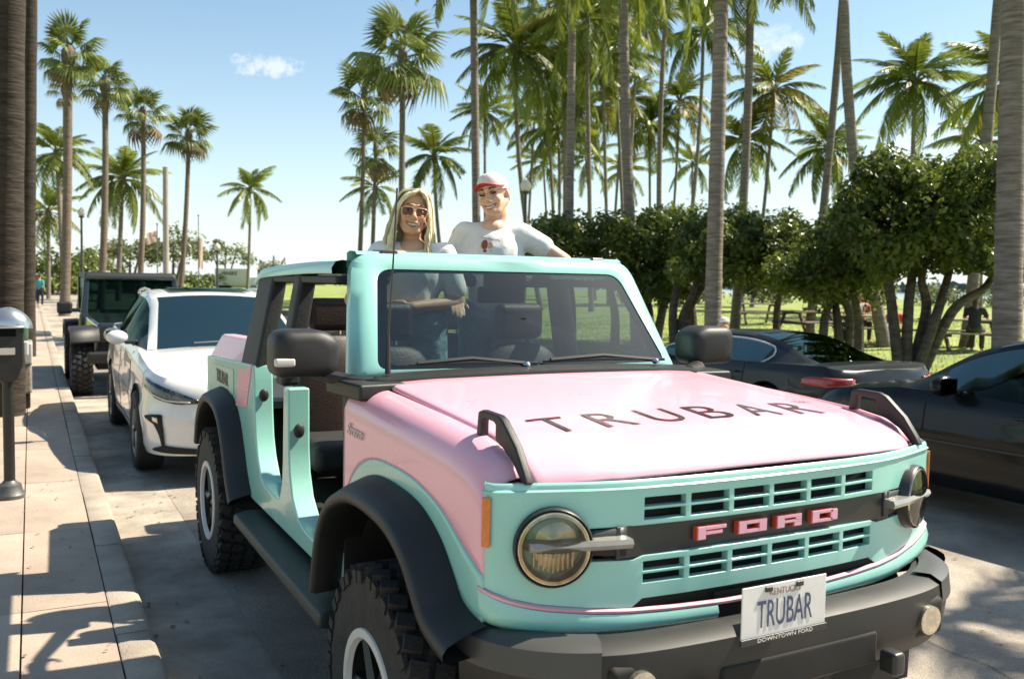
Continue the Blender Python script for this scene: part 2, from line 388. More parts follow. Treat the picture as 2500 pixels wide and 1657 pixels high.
FLARE = smooth_path([(.72, .585), (.66, .80), (.55, .955), (.40, 1.04), (.22, 1.088), (.0, 1.092), (-.17, 1.07), (-.31, 1.01), (-.40, .935), (-.47, .875), (-.60, .850)], 4)
BAND = smooth_path([(.66, .80), (.575, .955), (.50, 1.045), (.40, 1.105), (.26, 1.142), (.10, 1.152), (-.06, 1.150), (-.20, 1.130), (-.32, 1.098), (-.45, 1.040), (-.60, .978)], 4)
def curve_z(path, y):
    for (a, p), (b, q) in zip(path, path[1:]):
        if (a >= y >= b) and a != b: return p + (q - p) * (a - y) / (a - b)
    return path[-1][1] if y < path[-1][0] else path[0][1]
def shoulder(z, zt):
    "half width of the fender skin at height z under a top edge zt"
    d = zt - z
    if d >= .11: return .868 - .012 * max(0, (.80 - z)) / .2
    t = 1 - d / .11; return .868 - .112 * (1 - math.sqrt(max(0, 1 - t * t)))
for s in (-1, 1):
    ys = lin(.615, -.577, 60)
    rows_p = []; rows_t = []
    for y in ys:
        zt = ftop(y); zb = curve_z(FLARE, y); zm = min(max(curve_z(BAND, y), zb + .004), zt - .05)
        edge = .0 if y < .5 else -.0
        zs = [zm + (zt - .115 - zm) * k / 8 for k in range(9)] + [zt - .115 + .115 * math.sin(math.pi / 2 * k / 9) for k in range(1, 10)]
        fr = .004 * max(0, (-.50 - y) / .077) ** 2
        rows_p.append([(s * (shoulder(z, zt) - fr), y, z) for z in zs])
        rows_t.append([(s * (shoulder(z, zt) + .0012 - fr), y, z) for z in lin(zb, zm, 6)])
    b = MB().grid(rows_p); b.build('front_fender', M['pink'], BR, solid=.01, offset=(1 if s < 0 else -1), sharp=60)
    b = MB().grid(rows_t); b.build('fender_arch_band', M['teal'], BR, solid=.01, offset=(1 if s < 0 else -1), sharp=60)
    # flares: black lip swept along the arch
    def flare(path, name, cyf, zc):
        rows = []
        for i, (y, z) in enumerate(path):
            a = path[max(i - 1, 0)]; c = path[min(i + 1, len(path) - 1)]
            t = Vector((c[0] - a[0], c[1] - a[1])).normalized(); nrm = Vector((-t.y, t.x))
            if nrm.dot(Vector((y - cyf, z - zc))) < 0: nrm = -nrm
            def P(x, o): return (s * x, y + nrm.x * o, z + nrm.y * o)
            rows.append([P(.855, .006), P(.875, .008), P(.93, -.012), P(.972, -.034), P(.984, -.052), P(.982, -.072), P(.968, -.082), P(.90, -.076), P(.70, -.07)])
        return MB().grid(rows).build(name, M['blackp'], BR, sharp=50)
    flare(FLARE, 'front_wheel_flare', 0, .45)
    RF = smooth_path([(2.24, .585), (2.34, .68), (2.42, .80), (2.52, .93), (2.64, 1.02), (2.80, 1.068), (3.0, 1.08), (3.18, 1.06), (3.32, .98), (3.43, .86), (3.49, .70)], 4)
    flare(RF, 'rear_wheel_flare', 2.95, .45)
    # dark wheel housings
    for cy, y0, y1 in ((0, -.52, .62), (2.949, 2.30, 3.46)):
        hb = MB(); arc = [(cy + .56 * math.cos(a), .46 + .58 * math.sin(a)) for a in lin(math.pi * 1.05, -.05 * math.pi, 14)]
        hb.grid([[(s * .86, y, z), (s * .52, y, z)] for y, z in arc]); n = len(arc)
        hb.add([(s * .52, y, z) for y, z in arc], [tuple(range(n))])
        hb.build('wheel_housing', M['void'], BR, sharp=50)
    # side frame: rocker, pillar roots and rear quarter in one pressing with the two door openings
    side = [(.60, .572), (2.26, .566), (2.36, .68), (2.44, .80), (2.54, .93), (2.66, 1.02), (2.82, 1.066), (3.0, 1.076), (3.18, 1.055), (3.32, .975), (3.43, .855), (3.49, .70), (3.62, .70), (3.62, 1.235), (2.20, 1.295),
            (2.185, 1.20), (2.175, 1.05), (2.15, .92), (2.10, .82), (2.02, .735), (1.93, .700), (1.70, .690), (1.62, .71), (1.575, .79), (1.56, .90), (1.548, 1.25), (1.462, 1.252), (1.456, .98), (1.435, .86), (1.38, .76), (1.29, .695), (1.18, .665), (.80, .65), (.70, .67), (.645, .74), (.62, .86), (.60, .90)]
    b = MB().prism(side, 0, s * .868, s * .765); b.build('side_frame', M['teal'], BR, bevel=.016, bseg=3, merge=True)
    MB().box((s * .80, .592, .73), (.14, .014, .36)).build('rocker_cover_plate', M['void'], BR)  # dark plate added over the mint rocker end so the wheel well reads dark
    # raised sill cap seen from the open doors
    MB().box((s * .70, 1.38, .60), (.13, 1.56, .10)).build('door_sill', M['trim'], BR, bevel=.012)
    # quarter top, leaning in, and its flat shelf
    b = MB(); b.hexa([(s * .869, 2.32, 1.238), (s * .869, 3.60, 1.20), (s * .74, 3.60, 1.20), (s * .74, 2.32, 1.238)], [(s * .795, 2.36, 1.415), (s * .795, 3.48, 1.385), (s * .70, 3.48, 1.385), (s * .70, 2.36, 1.415)])
    b.build('quarter_top', M['pink'], BR, bevel=.018, bseg=3)
    MB().prism([(2.215, 1.300), (2.36, 1.045), (2.64, 1.020), (2.56, 1.245), (2.34, 1.262)], 0, s * .866, s * .8745).build('jamb_decal', M['pink'], BR, bevel=.003)
    b = MB().prism(fillet([(2.72, 1.075), (3.40, 1.055), (3.40, 1.20), (2.72, 1.222)], .02), 0, s * .8692, s * .8715); b.build('quarter_decal', mat('pale_mint_decal', (.42, .60, .50), .35, var=.05), BR)
    tm = text_mesh('TRUBAR', .11, .0012, M['trim'], .92, bold=.002); part('quarter_lettering', tm, BR, (s * .873, 3.06, 1.14), (math.pi / 2, 0, -math.pi / 2 if s < 0 else math.pi / 2))
    # door strikers
    for (y, z) in ((2.169, 1.135), (1.45, 1.055)):
        st = MB().ell((s * .818, y, z), (.026, .012, .034), 14, 8); st.build('door_striker', M['greyp'], BR)
    # upper pillars
    b = MB().hexa([(s * .855, 1.64, 1.24), (s * .855, 1.78, 1.24), (s * .76, 1.80, 1.24), (s * .76, 1.66, 1.24)], [(s * .755, 1.66, 1.79), (s * .755, 1.79, 1.79), (s * .67, 1.79, 1.79), (s * .67, 1.66, 1.79)]); b.build('centre_pillar', M['interior'], BR, bevel=.02)
    b = MB().hexa([(s * .862, 2.19, 1.27), (s * .862, 2.58, 1.25), (s * .76, 2.58, 1.25), (s * .76, 2.21, 1.27)], [(s * .752, 2.23, 1.79), (s * .752, 2.56, 1.79), (s * .67, 2.56, 1.79), (s * .67, 2.23, 1.79)]); b.build('rear_pillar', M['interior'], BR, bevel=.02)
    rail = []
    for y, z in smooth_path([(1.10, 1.842), (1.5, 1.842), (2.0, 1.832), (2.4, 1.82), (2.52, 1.806), (2.60, 1.778)], 3):
        rail.append([(s * .772, y, z - .060), (s * .774, y, z - .035), (s * .755, y, z - .006), (s * .725, y, z), (s * .67, y, z - .006), (s * .655, y, z - .03), (s * .66, y, z - .060)])
    MB().grid(rail, close_u=True).build('roof_rail', M['teal'], BR, sharp=45)
    MB().box((s * .712, 1.83, 1.756), (.085, 1.46, .034)).build('rail_seal', M['interior'], BR, bevel=.008)
    # cowl flank and inner fender behind the hinge line
    MB().box((s * .73, .66, .96), (.24, .08, .74)).build('hinge_pillar', M['interior'], BR, bevel=.02)
    # mirrors
    mb = MB(); ol = fillet([(-.125, -.085), (.125, -.085), (.125, .06), (.06, .097), (-.125, .097)], [.05, .05, .05, .05, .06], 6)
    rows = [[(s * (.985 - p[0] * sc), .765 + yy, 1.468 + p[1] * sc) for p in ol] for yy, sc in ((-.095, .55), (-.088, .82), (-.07, .95), (-.04, 1.0), (.055, 1.0), (.07, .96))]
    mb.grid(rows, close_u=True); n = len(ol); mb.f += [tuple(range(n))[::-1], tuple(range(5 * n, 6 * n))]
    mr = mb.build('door_mirror', M['blackp'], BR, sharp=50)
    MB().box((s * .985, .838, 1.47), (.20, .008, .14)).build('mirror_glass', M['chrome'], mr, bevel=.003)
    if s < 0: MB().box((s * 1.075, .683, 1.445), (.075, .035, .032)).build('marker_lens', M['lens_white'], mr, bevel=.008)
    ab = MB().tube([(s * .76, .60, 1.365), (s * .83, .63, 1.372), (s * .90, .72, 1.385), (s * .95, .76, 1.40)], [.045, .045, .04, .035], 10, flat=.6); ab.build('mirror_arm', M['blackp'], mr)
    MB().box((s * .79, .60, 1.350), (.19, .32, .062), (0, 0, s * -.10)).build('belt_trim', M['blackp'], BR, bevel=.012)
    # step board
    b = MB().prism([(-.99, .475), (-.985, .525), (-.93, .54), (-.80, .535), (-.80, .47), (-.93, .46)] if s < 0 else [(.80, .47), (.80, .535), (.93, .54), (.985, .525), (.99, .475), (.93, .46)], 1, .52, 2.12); b.build('side_step', M['step'], BR, bevel=.012)
    # hood-edge sight bars
    sp = [(-.335, 1.315), (-.345, 1.386), (-.37, 1.394), (-.465, 1.392), (-.495, 1.382), (-.575, 1.320), (-.625, 1.258), (-.640, 1.232), (-.615, 1.228), (-.56, 1.275), (-.50, 1.305), (-.455, 1.318), (-.455, 1.362), (-.445, 1.369), (-.385, 1.371), (-.372, 1.364), (-.370, 1.318)]
    MB().prism(sp, 0, s * .748, s * .774).build('hood_sight', M['blackp'], BR, bevel=.006)
    # side marker lamp on the front corner
    cols = [(.850, -.595), (.857, -.587), (.8625, -.575)]
    ml = fillet([(0, 1.062), (1, 1.062), (1, 1.205), (0, 1.185)], .02)
    rows = [[(s * (x + .004), y - .003, z) for z in lin(1.066, 1.198, 4)] for x, y in cols]
    MB().grid(rows).build('side_marker', M['amber'], BR, solid=.008, offset=(1 if s < 0 else -1), bevel=.003)
    # headlight
    R0 = Matrix.Rotation(s * rad(21), 4, 'Z'); T = Matrix.Translation((s * .702, -.664, 1.066)) @ R0
    def lampset():
        hous = MB().lathe([(.107, .03), (.107, -.010), (.103, -.016), (.100, -.010), (.097, .02), (.001, .022)], 44, 1, cap=False)
        hous.v = [tuple(T @ Vector(q)) for q in hous.v]; ho = hous.build('headlight', M['trim'], BR, sharp=50)
        rg = MB().lathe([(.099, -.008), (.096, -.019), (.086, -.021), (.078, -.008), (.076, .012)], 44, 1, cap=False); rg.v = [tuple(T @ Vector(q)) for q in rg.v]; rg.build('bezel', M['reflector'], ho)
        for zz, hgt in ((.040, .034), (-.040, .040)):
            bl = MB(); rows = []
            for i in range(9):
                a = math.pi * i / 8; rows.append([(math.cos(a) * .066 * k, .012 - .014 * (1 - k), (zz * .35 + (math.sin(a) * hgt * 1.45 * k + .004) * (1 if zz > 0 else -1))) for k in (.05, .4, .75, 1.0)])
            bl.grid(rows); bl.v = [tuple(T @ Vector(q)) for q in bl.v]; bl.build('reflector_bowl', M['reflector'], ho, sharp=20)
        for i in range(-4, 5):
            ri = MB().box((i * .013, .002, -.048 + abs(i) * .004), (.004, .012, .040)); ri.v = [tuple(T @ Vector(q)) for q in ri.v]; ri.build('reflector_rib', M['reflector'], ho)
        ln = MB(); rows = [[(.094 * k * math.cos(2 * math.pi * j / 36), -.020 - .014 * (1 - k * k), .094 * k * math.sin(2 * math.pi * j / 36)) for j in range(36)] for k in (1, .7, .35, .01)]
        ln.grid(rows, close_u=True); ln.v = [tuple(T @ Vector(q)) for q in ln.v]; ln.build('lens', M['smoke'], ho)
    lampset()
    # lamp bar that runs from the lamp into the dark centre band
    xs = lin(.775, .505, 14); rows = []
    for x in xs:
        y = plan_y(x) - .038; hh = .0135 if x < .70 else .012
        rows.append([(s * x, y + .04, 1.074 - hh), (s * x, y - .004, 1.074 - hh * .92), (s * x, y - .010, 1.074), (s * x, y - .004, 1.074 + hh * .92), (s * x, y + .04, 1.074 + hh)])
    b = MB().grid(rows); b.f += [(0, 1, 2, 3, 4), tuple(range(len(xs) * 5 - 5, len(xs) * 5))[::-1]]; b.build('lamp_bar', M['drl'], BR, sharp=40)
    xs = lin(.61, .50, 6); rows = [[(s * x, plan_y(x) - .004, z) for z in (1.030 + .008 * (x - .5) / .11, 1.108 - .004 * (x - .5) / .11)] for x in xs]
    MB().grid(rows).build('band_end', M['trim'], BR, solid=.004)
    # tail lamp
    MB().box((s * .80, 3.615, 1.10), (.10, .05, .26)).build('tail_lamp', mat('tail_red', (.4, .02, .02), .25, coat=.5), BR, bevel=.01)
    # seats and wheels
    for name_y, yy in (('front_seat', 1.20), ('rear_seat', 2.12)):
        sx = s * .37
        c0 = MB().box((sx, yy, .82), (.50, .50, .16)); st = c0.build(name_y, M['interior'], BR, bevel=.05, bseg=3)  # cushions blackened in place of shade inside the cabin
        wdt = .235
        rows = []
        for t, wd, dy in ((0, .23, 0), (.12, .245, .01), (.35, .25, .035), (.52, .235, .07), (.60, .19, .095), (.63, .10, .105)):
            z = .80 + t * 1.02; y = yy + .22 + dy
            rows.append([(sx + wd * math.cos(a), y + (.065 if t < .6 else .045) * math.sin(a), z) for a in [2 * math.pi * j / 16 for j in range(16)]])
        bb = MB().grid(rows, close_u=True); bb.f.append(tuple(range(5 * 16, 6 * 16))); bb.build('backrest', M['leather'], st, subsurf=1)
        MB().box((sx, yy + .33, 1.555), (.27, .09, .19)).build('headrest', M['leather'], st, bevel=.04, bseg=3)
        for q in (-.06, .06): MB().tube([(sx + q, yy + .33, 1.40), (sx + q, yy + .33, 1.50)], .007, 6).build('headrest_post', M['chrome'], st)
    for (yy) in (0.0, 2.949):
        make_wheel(BR, s * .835, yy, .412, s, .425, .285, .228, ring=True, lugs=36)

# hood
hx = lin(-.742, .742, 81); hy = [-.704, -.7015, -.696, -.688, -.676, -.66, -.62, -.57, -.53, -.49, -.45, -.42, -.39, -.36, -.33, -.30, -.275, -.25, -.22, -.1, .05, .1, .2, .35, .44, .51]
rows = []
for y in hy:
    row = []
    for x in hx:
        yy = y
        if y < -.3:    # the front edge follows the plan line of the face
            t = (-.3 - y) / .404; yy = y + t * ((plan_y(x) - plan_y(0)) * 1.0)
        row.append((x, yy, hood_z(x, y) - (.008 if (abs(x) > .73) else 0)))
    rows.append(row)
hood = MB().grid(rows).build('hood', M['pink'], BR, solid=.02, offset=-1, sharp=60)
LW = 1.108 / (6 + 5 * .60)
for n_, ch in enumerate('TRUBAR'):
    tm = text_mesh(ch, .30, 0, M['foil'], 1.0, bold=-.001, name='hood_letter')
    xs_ = [v.co.x for v in tm.vertices]; ys_ = [v.co.y for v in tm.vertices]; kx = LW / (max(xs_) - min(xs_)); ky = .165 / (max(ys_) - min(ys_)); mx, my = (max(xs_) + min(xs_)) / 2, (max(ys_) + min(ys_)) / 2
    bm = bmesh.new(); bm.from_mesh(tm); bmesh.ops.remove_doubles(bm, verts=bm.verts, dist=1e-5); bmesh.ops.triangulate(bm, faces=bm.faces)
    for _ in range(4): bmesh.ops.subdivide_edges(bm, edges=[e for e in bm.edges if e.calc_length() > .035], cuts=1); bmesh.ops.triangulate(bm, faces=bm.faces)
    bm.to_mesh(tm); bm.free()
    for v in tm.vertices:
        x = (v.co.x - mx) * kx - .580 + LW / 2 + n_ * LW * 1.60; y = (v.co.y - my) * ky - .356; v.co = (x, y, hood_z(x, y) + .0022)
    part('hood_letter', tm, BR)
tm = text_mesh('TM', .052, 0, M['foil'], 1.0, name='hood_trademark')
for v in tm.vertices:
    x = v.co.x + .585; y = v.co.y - .265; v.co = (x, y, hood_z(x, y) + .0022)
part('hood_trademark', tm, BR)
# cowl panel under the windscreen
rows = [[(x, y - .055 * (1 - (x / .8) ** 2), z - .028 * (abs(x) / .8) ** 2) for x in lin(-.80, .80, 21)] for y, z in ((.512, 1.372), (.525, 1.408), (.66, 1.416), (.76, 1.405))]
MB().grid(rows).build('cowl_panel', M['blackp'], BR, solid=.02, offset=-1)
for x0, x1, x2 in ((-.10, -.56, -.06), (.56, .05, .60)):
    wp = MB().tube([(x0, .60, 1.425), ((x0 + x1) / 2, .625, 1.448), (x1, .645, 1.432)], .010, 6); wo = wp.build('wiper', M['trim'], BR)
    MB().tube([(x0 + .06, .60, 1.424), (x1 * .5 + x0 * .5, .612, 1.432), (x1 - .03, .655, 1.425)], .007, 5).build('wiper_blade', M['trim'], wo)
    MB().ell((x0, .585, 1.42), (.018, .018, .014), 10, 6).build('wiper_pivot', M['chrome'], wo)
# windscreen
def dens(hb, ht, pb, pt, r):
    L = math.hypot(pt[0] - pb[0], pt[1] - pb[1]); pl = fillet([(-hb, 0), (hb, 0), (ht, L), (-ht, L)], r, 6); o = []
    for i in range(len(pl)):
        a = np.array(pl[i]); b = np.array(pl[(i + 1) % len(pl)])
        for j in range(6):
            x, t = a + (b - a) * j / 6; f = t / L
            o.append((x, pb[0] + (pt[0] - pb[0]) * f - .06 * (1 - (x / .78) ** 2), pb[1] + (pt[1] - pb[1]) * f))
    return o
lo = dens(.81, .705, (.735, 1.335), (1.055, 1.872), [.02, .02, .10, .10]); li = dens(.705, .612, (.712, 1.405), (1.005, 1.806), [.05, .05, .07, .07])
mid = [tuple((Vector(a) * .5 + Vector(b) * .5) + Vector((0, -.018, .012))) for a, b in zip(lo, li)]
back = [(x * .985, y + .085, z - .005) for x, y, z in lo]
ibk = [(x, y + .05, z - .01) for x, y, z in li]
MB().grid([ibk, li, mid, lo, back], close_u=True).build('windscreen_frame', M['teal'], BR, sharp=55)
ge = [tuple(Vector(q) + Vector((0, .004, 0))) for q in li]; cg = Vector((0, .80, 1.60))
def gp(f, k):   # concentric loops give the pane its curve
    return [(q[0] * k, (.712 + (1.005 - .712) * ((1.6 + (q[2] - 1.6) * k) - 1.405) / .401) - .06 * (1 - (q[0] * k / .78) ** 2) + .006, 1.6 + (q[2] - 1.6) * k) for q in f]
pane = MB().grid([gp(li, k) for k in (1, .8, .55, .3, .02)], close_u=True)
pane.build('windscreen', M['glass'], BR, sharp=0)
# black printed border of the pane
bdr = MB().grid([[tuple(Vector(q) + Vector((0, .010, 0))) for q in gp(li, k)] for k in (1.0, .93)], close_u=True)
bdr.build('screen_border', M['void'], BR, sharp=0)
# header top
rows = [[(x, y - .06 * (1 - (x / .78) ** 2), z) for x in lin(-.68, .68, 17)] for y, z in ((1.06, 1.866), (1.085, 1.880), (1.16, 1.884), (1.20, 1.875), (1.20, 1.81))]
MB().grid(rows).build('windscreen_header', M['teal'], BR, sharp=50)
for s in (-1, 1):
    MB().hexa([(s * .50, 1.02, 1.868), (s * .575, 1.035, 1.868), (s * .555, 1.20, 1.86), (s * .52, 1.20, 1.86)], [(s * .50, 1.03, 1.886), (s * .575, 1.045, 1.886), (s * .555, 1.21, 1.893), (s * .52, 1.21, 1.893)]).build('header_latch', M['trim'], BR, bevel=.005)
MB().box((0, 1.02, 1.70), (.24, .03, .075)).build('rear_view_mirror', M['interior'], BR, bevel=.015)
MB().box((0, .985, 1.765), (.20, .07, .10)).build('camera_housing', M['interior'], BR, bevel=.02)
# grille face with real openings, one pressing from corner to corner
STR = [(0, .868), (.16, .869), (.30, .874), (.47, .882), (.60, .892), (.73, .908), (.80, .926), (.84, .942), (.87, .958)]
def zs_(x): return interp(STR, abs(x))
colw, gap = .133, .0180
xe = []; x = -(6 * colw + 5 * gap) / 2
for i in range(6): xe += [x, x + colw]; x += colw + gap
side_x = [.475, .52, .56, .60, .62, .65, .68, .71, .74, .77, .80, .825, .845, .856, .862]
xb = [-q for q in side_x[::-1]] + xe + side_x
yb_ = {.856: -.588, .862: -.572}
zb = [.905, .9475, .973, .981, 1.007, 1.024, 1.108, 1.122, 1.150, 1.158, 1.184, 1.214, 1.228, 1.234, 1.226]
inset = {12: (.003, .0), 13: (.009, 0), 14: (.015, 0)}
b = MB(); idx = {}
def gv(i, j):
    if (i, j) not in idx:
        x = xb[i]; a = abs(x); y = yb_.get(round(a, 3), plan_y(x)); z = zb[j]
        if a > .46:
            zl_ = zs_(x) + .001; z = zl_ + (z - .905) * (1.108 - zl_) / (1.108 - .905) if j < 6 else z
        o = inset.get(j, (0, 0))[0]
        if a > .80: x = x - math.copysign(o * .8, x); y += o * .6
        else: y += o
        idx[(i, j)] = len(b.v); b.v.append((x, y, z))
    return idx[(i, j)]
nx_ = len(side_x)
for j in range(len(zb) - 1):
    for i in range(len(xb) - 1):
        k = i - nx_; mid_ = abs((xb[i] + xb[i + 1]) / 2)
        slot = (0 <= k < 11) and (k % 2 == 0) and j in (1, 3, 7, 9)
        if slot or (j == 5 and mid_ < .62): continue
        b.f.append((gv(i, j), gv(i + 1, j), gv(i + 1, j + 1), gv(i, j + 1)))
b.build('grille_face', M['teal'], BR, solid=.026, offset=-1, bevel=.004, bseg=2)
MB().grid([[(x, plan_y(x) + .035, 1.226) for x in lin(-.84, .84, 15)], [(x, -.40, 1.226) for x in lin(-.84, .84, 15)]]).build('hood_gap_shade', M['void'], BR)  # dark sheet standing in for the shade in the gap below the hood lip
MB().box((0, -.672, 1.065), (1.10, .01, .33)).build('grille_backing', M['void'], BR)
MB().box((0, -.700, 1.066), (1.06, .014, .088)).build('name_band', M['trim'], BR, bevel=.002)
# pinstripe and valance below the face
full = [(-x, y) for x, y in [(.868, -.55), (.862, -.574), (.852, -.594), (.825, -.611)]] + [(x, plan_y(x)) for x in lin(-.79, .79, 41)] + [(.825, -.611), (.852, -.594), (.862, -.574), (.868, -.55)]
rows = [[(x * 1.0, y + .004, zs_(x) - .014), (x * 1.004, y - .010, zs_(x) - .011), (x * 1.004, y - .011, zs_(x) - .004), (x * .998, y + .002, zs_(x))] for x, y in full]
MB().grid(rows).build('pink_pinstripe', M['pink'], BR, sharp=70)
def vth(x): return .046 + .030 * (abs(x) / .86) ** 2
def valance(seg, nm):
    rows = [[(x * .985, y + .03, zs_(x) - .014 - vth(x)), (x * 1.0, y + .004, zs_(x) - .013 - vth(x)), (x * 1.006, y - .013, zs_(x) - .008 - vth(x) * .8), (x * 1.007, y - .018, zs_(x) - .012 - vth(x) * .4), (x * 1.002, y - .010, zs_(x) - .013)] for x, y in seg]
    n = len(rows); q = MB().grid(rows); q.f += [(4, 3, 2, 1, 0), tuple(range(5 * n - 5, 5 * n))]; q.build(nm, M['teal'], BR, sharp=70)
valance([q for q in full if q[0] < -.17], 'front_valance'); valance([q for q in full if q[0] > .19], 'front_valance')
MB().box((0, -.690, .888), (.98, .02, .06)).build('lower_slot', M['void'], BR)
MB().box((.01, -.69, .835), (.40, .04, .10)).build('valance_gap', M['void'], BR, bevel=.005)
# block letters on the band
LZ, LH = 1.049, .036
LET = {'F': [(0, 0, .26, 1), (.26, .72, .95, 1), (.26, .34, .82, .60)], 'O': [(0, 0, .27, 1), (.73, 0, 1, 1), (.27, .72, .73, 1), (.27, 0, .73, .28)],
       'R': [(0, 0, .28, 1), (.28, .74, .95, 1), (.72, .5, .95, .74), (.28, .34, .95, .56), (.66, 0, .95, .34)], 'D': [(0, 0, .27, 1), (.73, .06, 1, .94), (.27, .74, .80, 1), (.27, 0, .80, .26)]}
for ch, x0, x1 in (('F', -.268, -.160), ('O', -.118, -.012), ('R', .030, .132), ('D', .172, .278)):
    back_, face_ = MB(), MB()
    for (a, c, d, e) in LET[ch]:
        X0 = x0 + (x1 - x0) * a; X1 = x0 + (x1 - x0) * d; Z0 = LZ + LH * c; Z1 = LZ + LH * e
        back_.box(((X0 + X1) / 2 - .0015, -.7135, (Z0 + Z1) / 2 - .0005), (X1 - X0 + .003, .018, Z1 - Z0 + .003))
        face_.box(((X0 + X1) / 2, -.7240, (Z0 + Z1) / 2), (X1 - X0 - .001, .005, Z1 - Z0 - .001))
    lo_ = back_.build('grille_letter', M['red'], BR, smooth=False); face_.build('letter_face', M['pinkface'], lo_, smooth=False)
# front bumper
bp = smooth_path([(-.93, -.52), (-.90, -.64), (-.80, -.76), (-.62, -.845), (-.35, -.875), (0, -.88), (.35, -.875), (.62, -.845), (.80, -.76), (.90, -.64), (.93, -.52)], 5); bp = [(x * .965, y + .01) for x, y in bp]
rows = [[(x * .94, y + .10, .835), (x * .985, y + .03, .838), (x, y, .822), (x * 1.006, y - .006, .77), (x * 1.0, y, .70), (x * .985, y + .02, .64), (x * .95, y + .08, .60)] for x, y in bp]
bu = MB().grid(rows).build('front_bumper', M['greyp'], BR, sharp=40)
for s in (-1, 1):
    q = [p for p in bp if s * p[0] > .60]
    rows = [[(x * .955, y + .08, .846), (x * .99, y + .028, .850), (x * 1.012, y - .002, .832), (x * 1.02, y - .008, .765)] for x, y in q]
    MB().grid(rows).build('bumper_end_cap', M['capgrey'], bu, sharp=40)
    MB().lathe([(.045, .0), (.045, -.02), (.036, -.022), (.001, -.012)], 20, 1, (s * .55, -.846, .735), cap=False).build('fog_lamp', M['reflector'], bu)
    MB().box((s * .55, -.826, .735), (.17, .05, .12)).build('fog_recess', M['void'], bu, bevel=.02)
    MB().box((s * .33, -.905, .66), (.05, .06, .07)).build('tow_hook', M['trim'], bu, bevel=.012)
MB().box((0, -.848, .70), (.60, .06, .10)).build('bumper_inset', M['void'], bu, bevel=.012)
# number plate
PX, PY = -.122, -.915
pl = MB().box((PX, PY, .893), (.305, .004, .155)).build('licence_plate', M['plate'], BR, bevel=.002)
MB().box((PX, PY + .04, .88), (.10, .07, .06)).build('plate_bracket', M['trim'], pl)
MB().box((PX, PY - .003, .8245), (.312, .008, .018)).build('plate_frame', M['trim'], pl, bevel=.002)
def ptext(t, size, z, m, xs, nm, dx=0, y=-.0035, w=None):
    tm = text_mesh(t, size, .0004, m, xs, name=nm)
    if w:
        k = w / max(1e-6, max(v.co.x for v in tm.vertices) - min(v.co.x for v in tm.vertices))
        for v in tm.vertices: v.co.x *= k
    o = part(nm, tm, pl, (PX + dx, PY + y, z), (math.pi / 2, 0, 0)); return o
ptext('TRUBAR', .105, .888, M['plateblue'], 1, 'plate_lettering', w=.20)
ptext('KENTUCKY', .026, .9475, M['platered'], 1, 'plate_state', w=.115)
ptext('DOWNTOWN FORD', .014, .8245, M['plate'], 1, 'plate_dealer', y=-.0078, w=.20)
for dx in (-.062, .05): MB().box((PX + dx, PY - .004, .958), (.025, .006, .014)).build('plate_clip', M['trim'], pl, bevel=.002)
# script badge on the fender
tm = text_mesh('Bronco', .066, .002, M['silver'], .85, shear=.4, bold=-.0006, name='script_badge')
part('script_badge', tm, BR, (-.874, .475, 1.205), (math.pi / 2, 0, -math.pi / 2))
# antenna
an = MB().tube([(-.70, .60, 1.40), (-.70, .60, 1.55)], [.012, .007], 8); an = an.build('antenna', M['trim'], BR)
MB().tube([(-.70, .60, 1.54), (-.70, .555, 1.82), (-.70, .52, 2.10)], [.004, .0035, .0035], 6).build('antenna_mast', M['trim'], an)
# tub, dash, steering wheel, bars, tail
tub = MB().box((0, 1.9, .585), (1.50, 3.30, .04)); tub.build('floor_pan', M['interior'], BR)
MB().box((0, .66, .95), (1.5, .06, .72)).build('firewall', M['void'], BR)
MB().box((0, -.10, .62), (1.0, 1.2, .22)).build('engine_bay', M['void'], BR)
rows = [[(x, y, z) for x in lin(-.74, .74, 9)] for y, z in ((.70, 1.37), (.86, 1.365), (.98, 1.33), (1.03, 1.26), (1.02, 1.02), (.90, .86))]
MB().grid(rows).build('dashboard', M['interior'], BR, solid=.02, sharp=50)
ring_ = [(.38 + .185 * math.cos(a), 1.20 - .06 * math.sin(a), 1.20 + .175 * math.sin(a)) for a in lin(0, 2 * math.pi, 33)]
sw = MB().tube(ring_, .015, 8, cap=False).build('steering_wheel', M['interior'], BR)
MB().tube([(.38, 1.18, 1.20), (.38, .98, 1.12)], .03, 8).build('steering_column', M['interior'], sw)
MB().box((.38, 1.19, 1.20), (.30, .02, .05)).build('wheel_spoke', M['interior'], sw, bevel=.008)
for y, z in ((1.725, 1.765), (2.42, 1.765)):
    MB().tube([(-.70, y, z), (.70, y, z)], .035, 10).build('roll_bar', M['interior'], BR)
MB().box((0, 3.60, .95), (1.56, .06, .56)).build('tailgate', M['teal'], BR, bevel=.02)
MB().box((0, 2.98, 1.05), (1.46, 1.20, .04)).build('cargo_floor', M['interior'], BR)
MB().box((0, 3.66, .62), (1.66, .12, .16)).build('rear_bumper', M['blackp'], BR, bevel=.03)
sp_ = make_wheel(BR, .15, 3.80, 1.02, 1, .41, .26, .228, ring=False, lugs=0, spokes=6, name='spare_wheel'); sp_.rotation_euler = (0, 0, math.pi / 2)
MB().box((0, 1.9, .47), (.90, 3.2, .12)).build('chassis', M['void'], BR)
for y in (0.0, 2.949): MB().tube([(-.74, y, .41), (.74, y, .41)], .06, 10).build('axle', M['void'], BR)
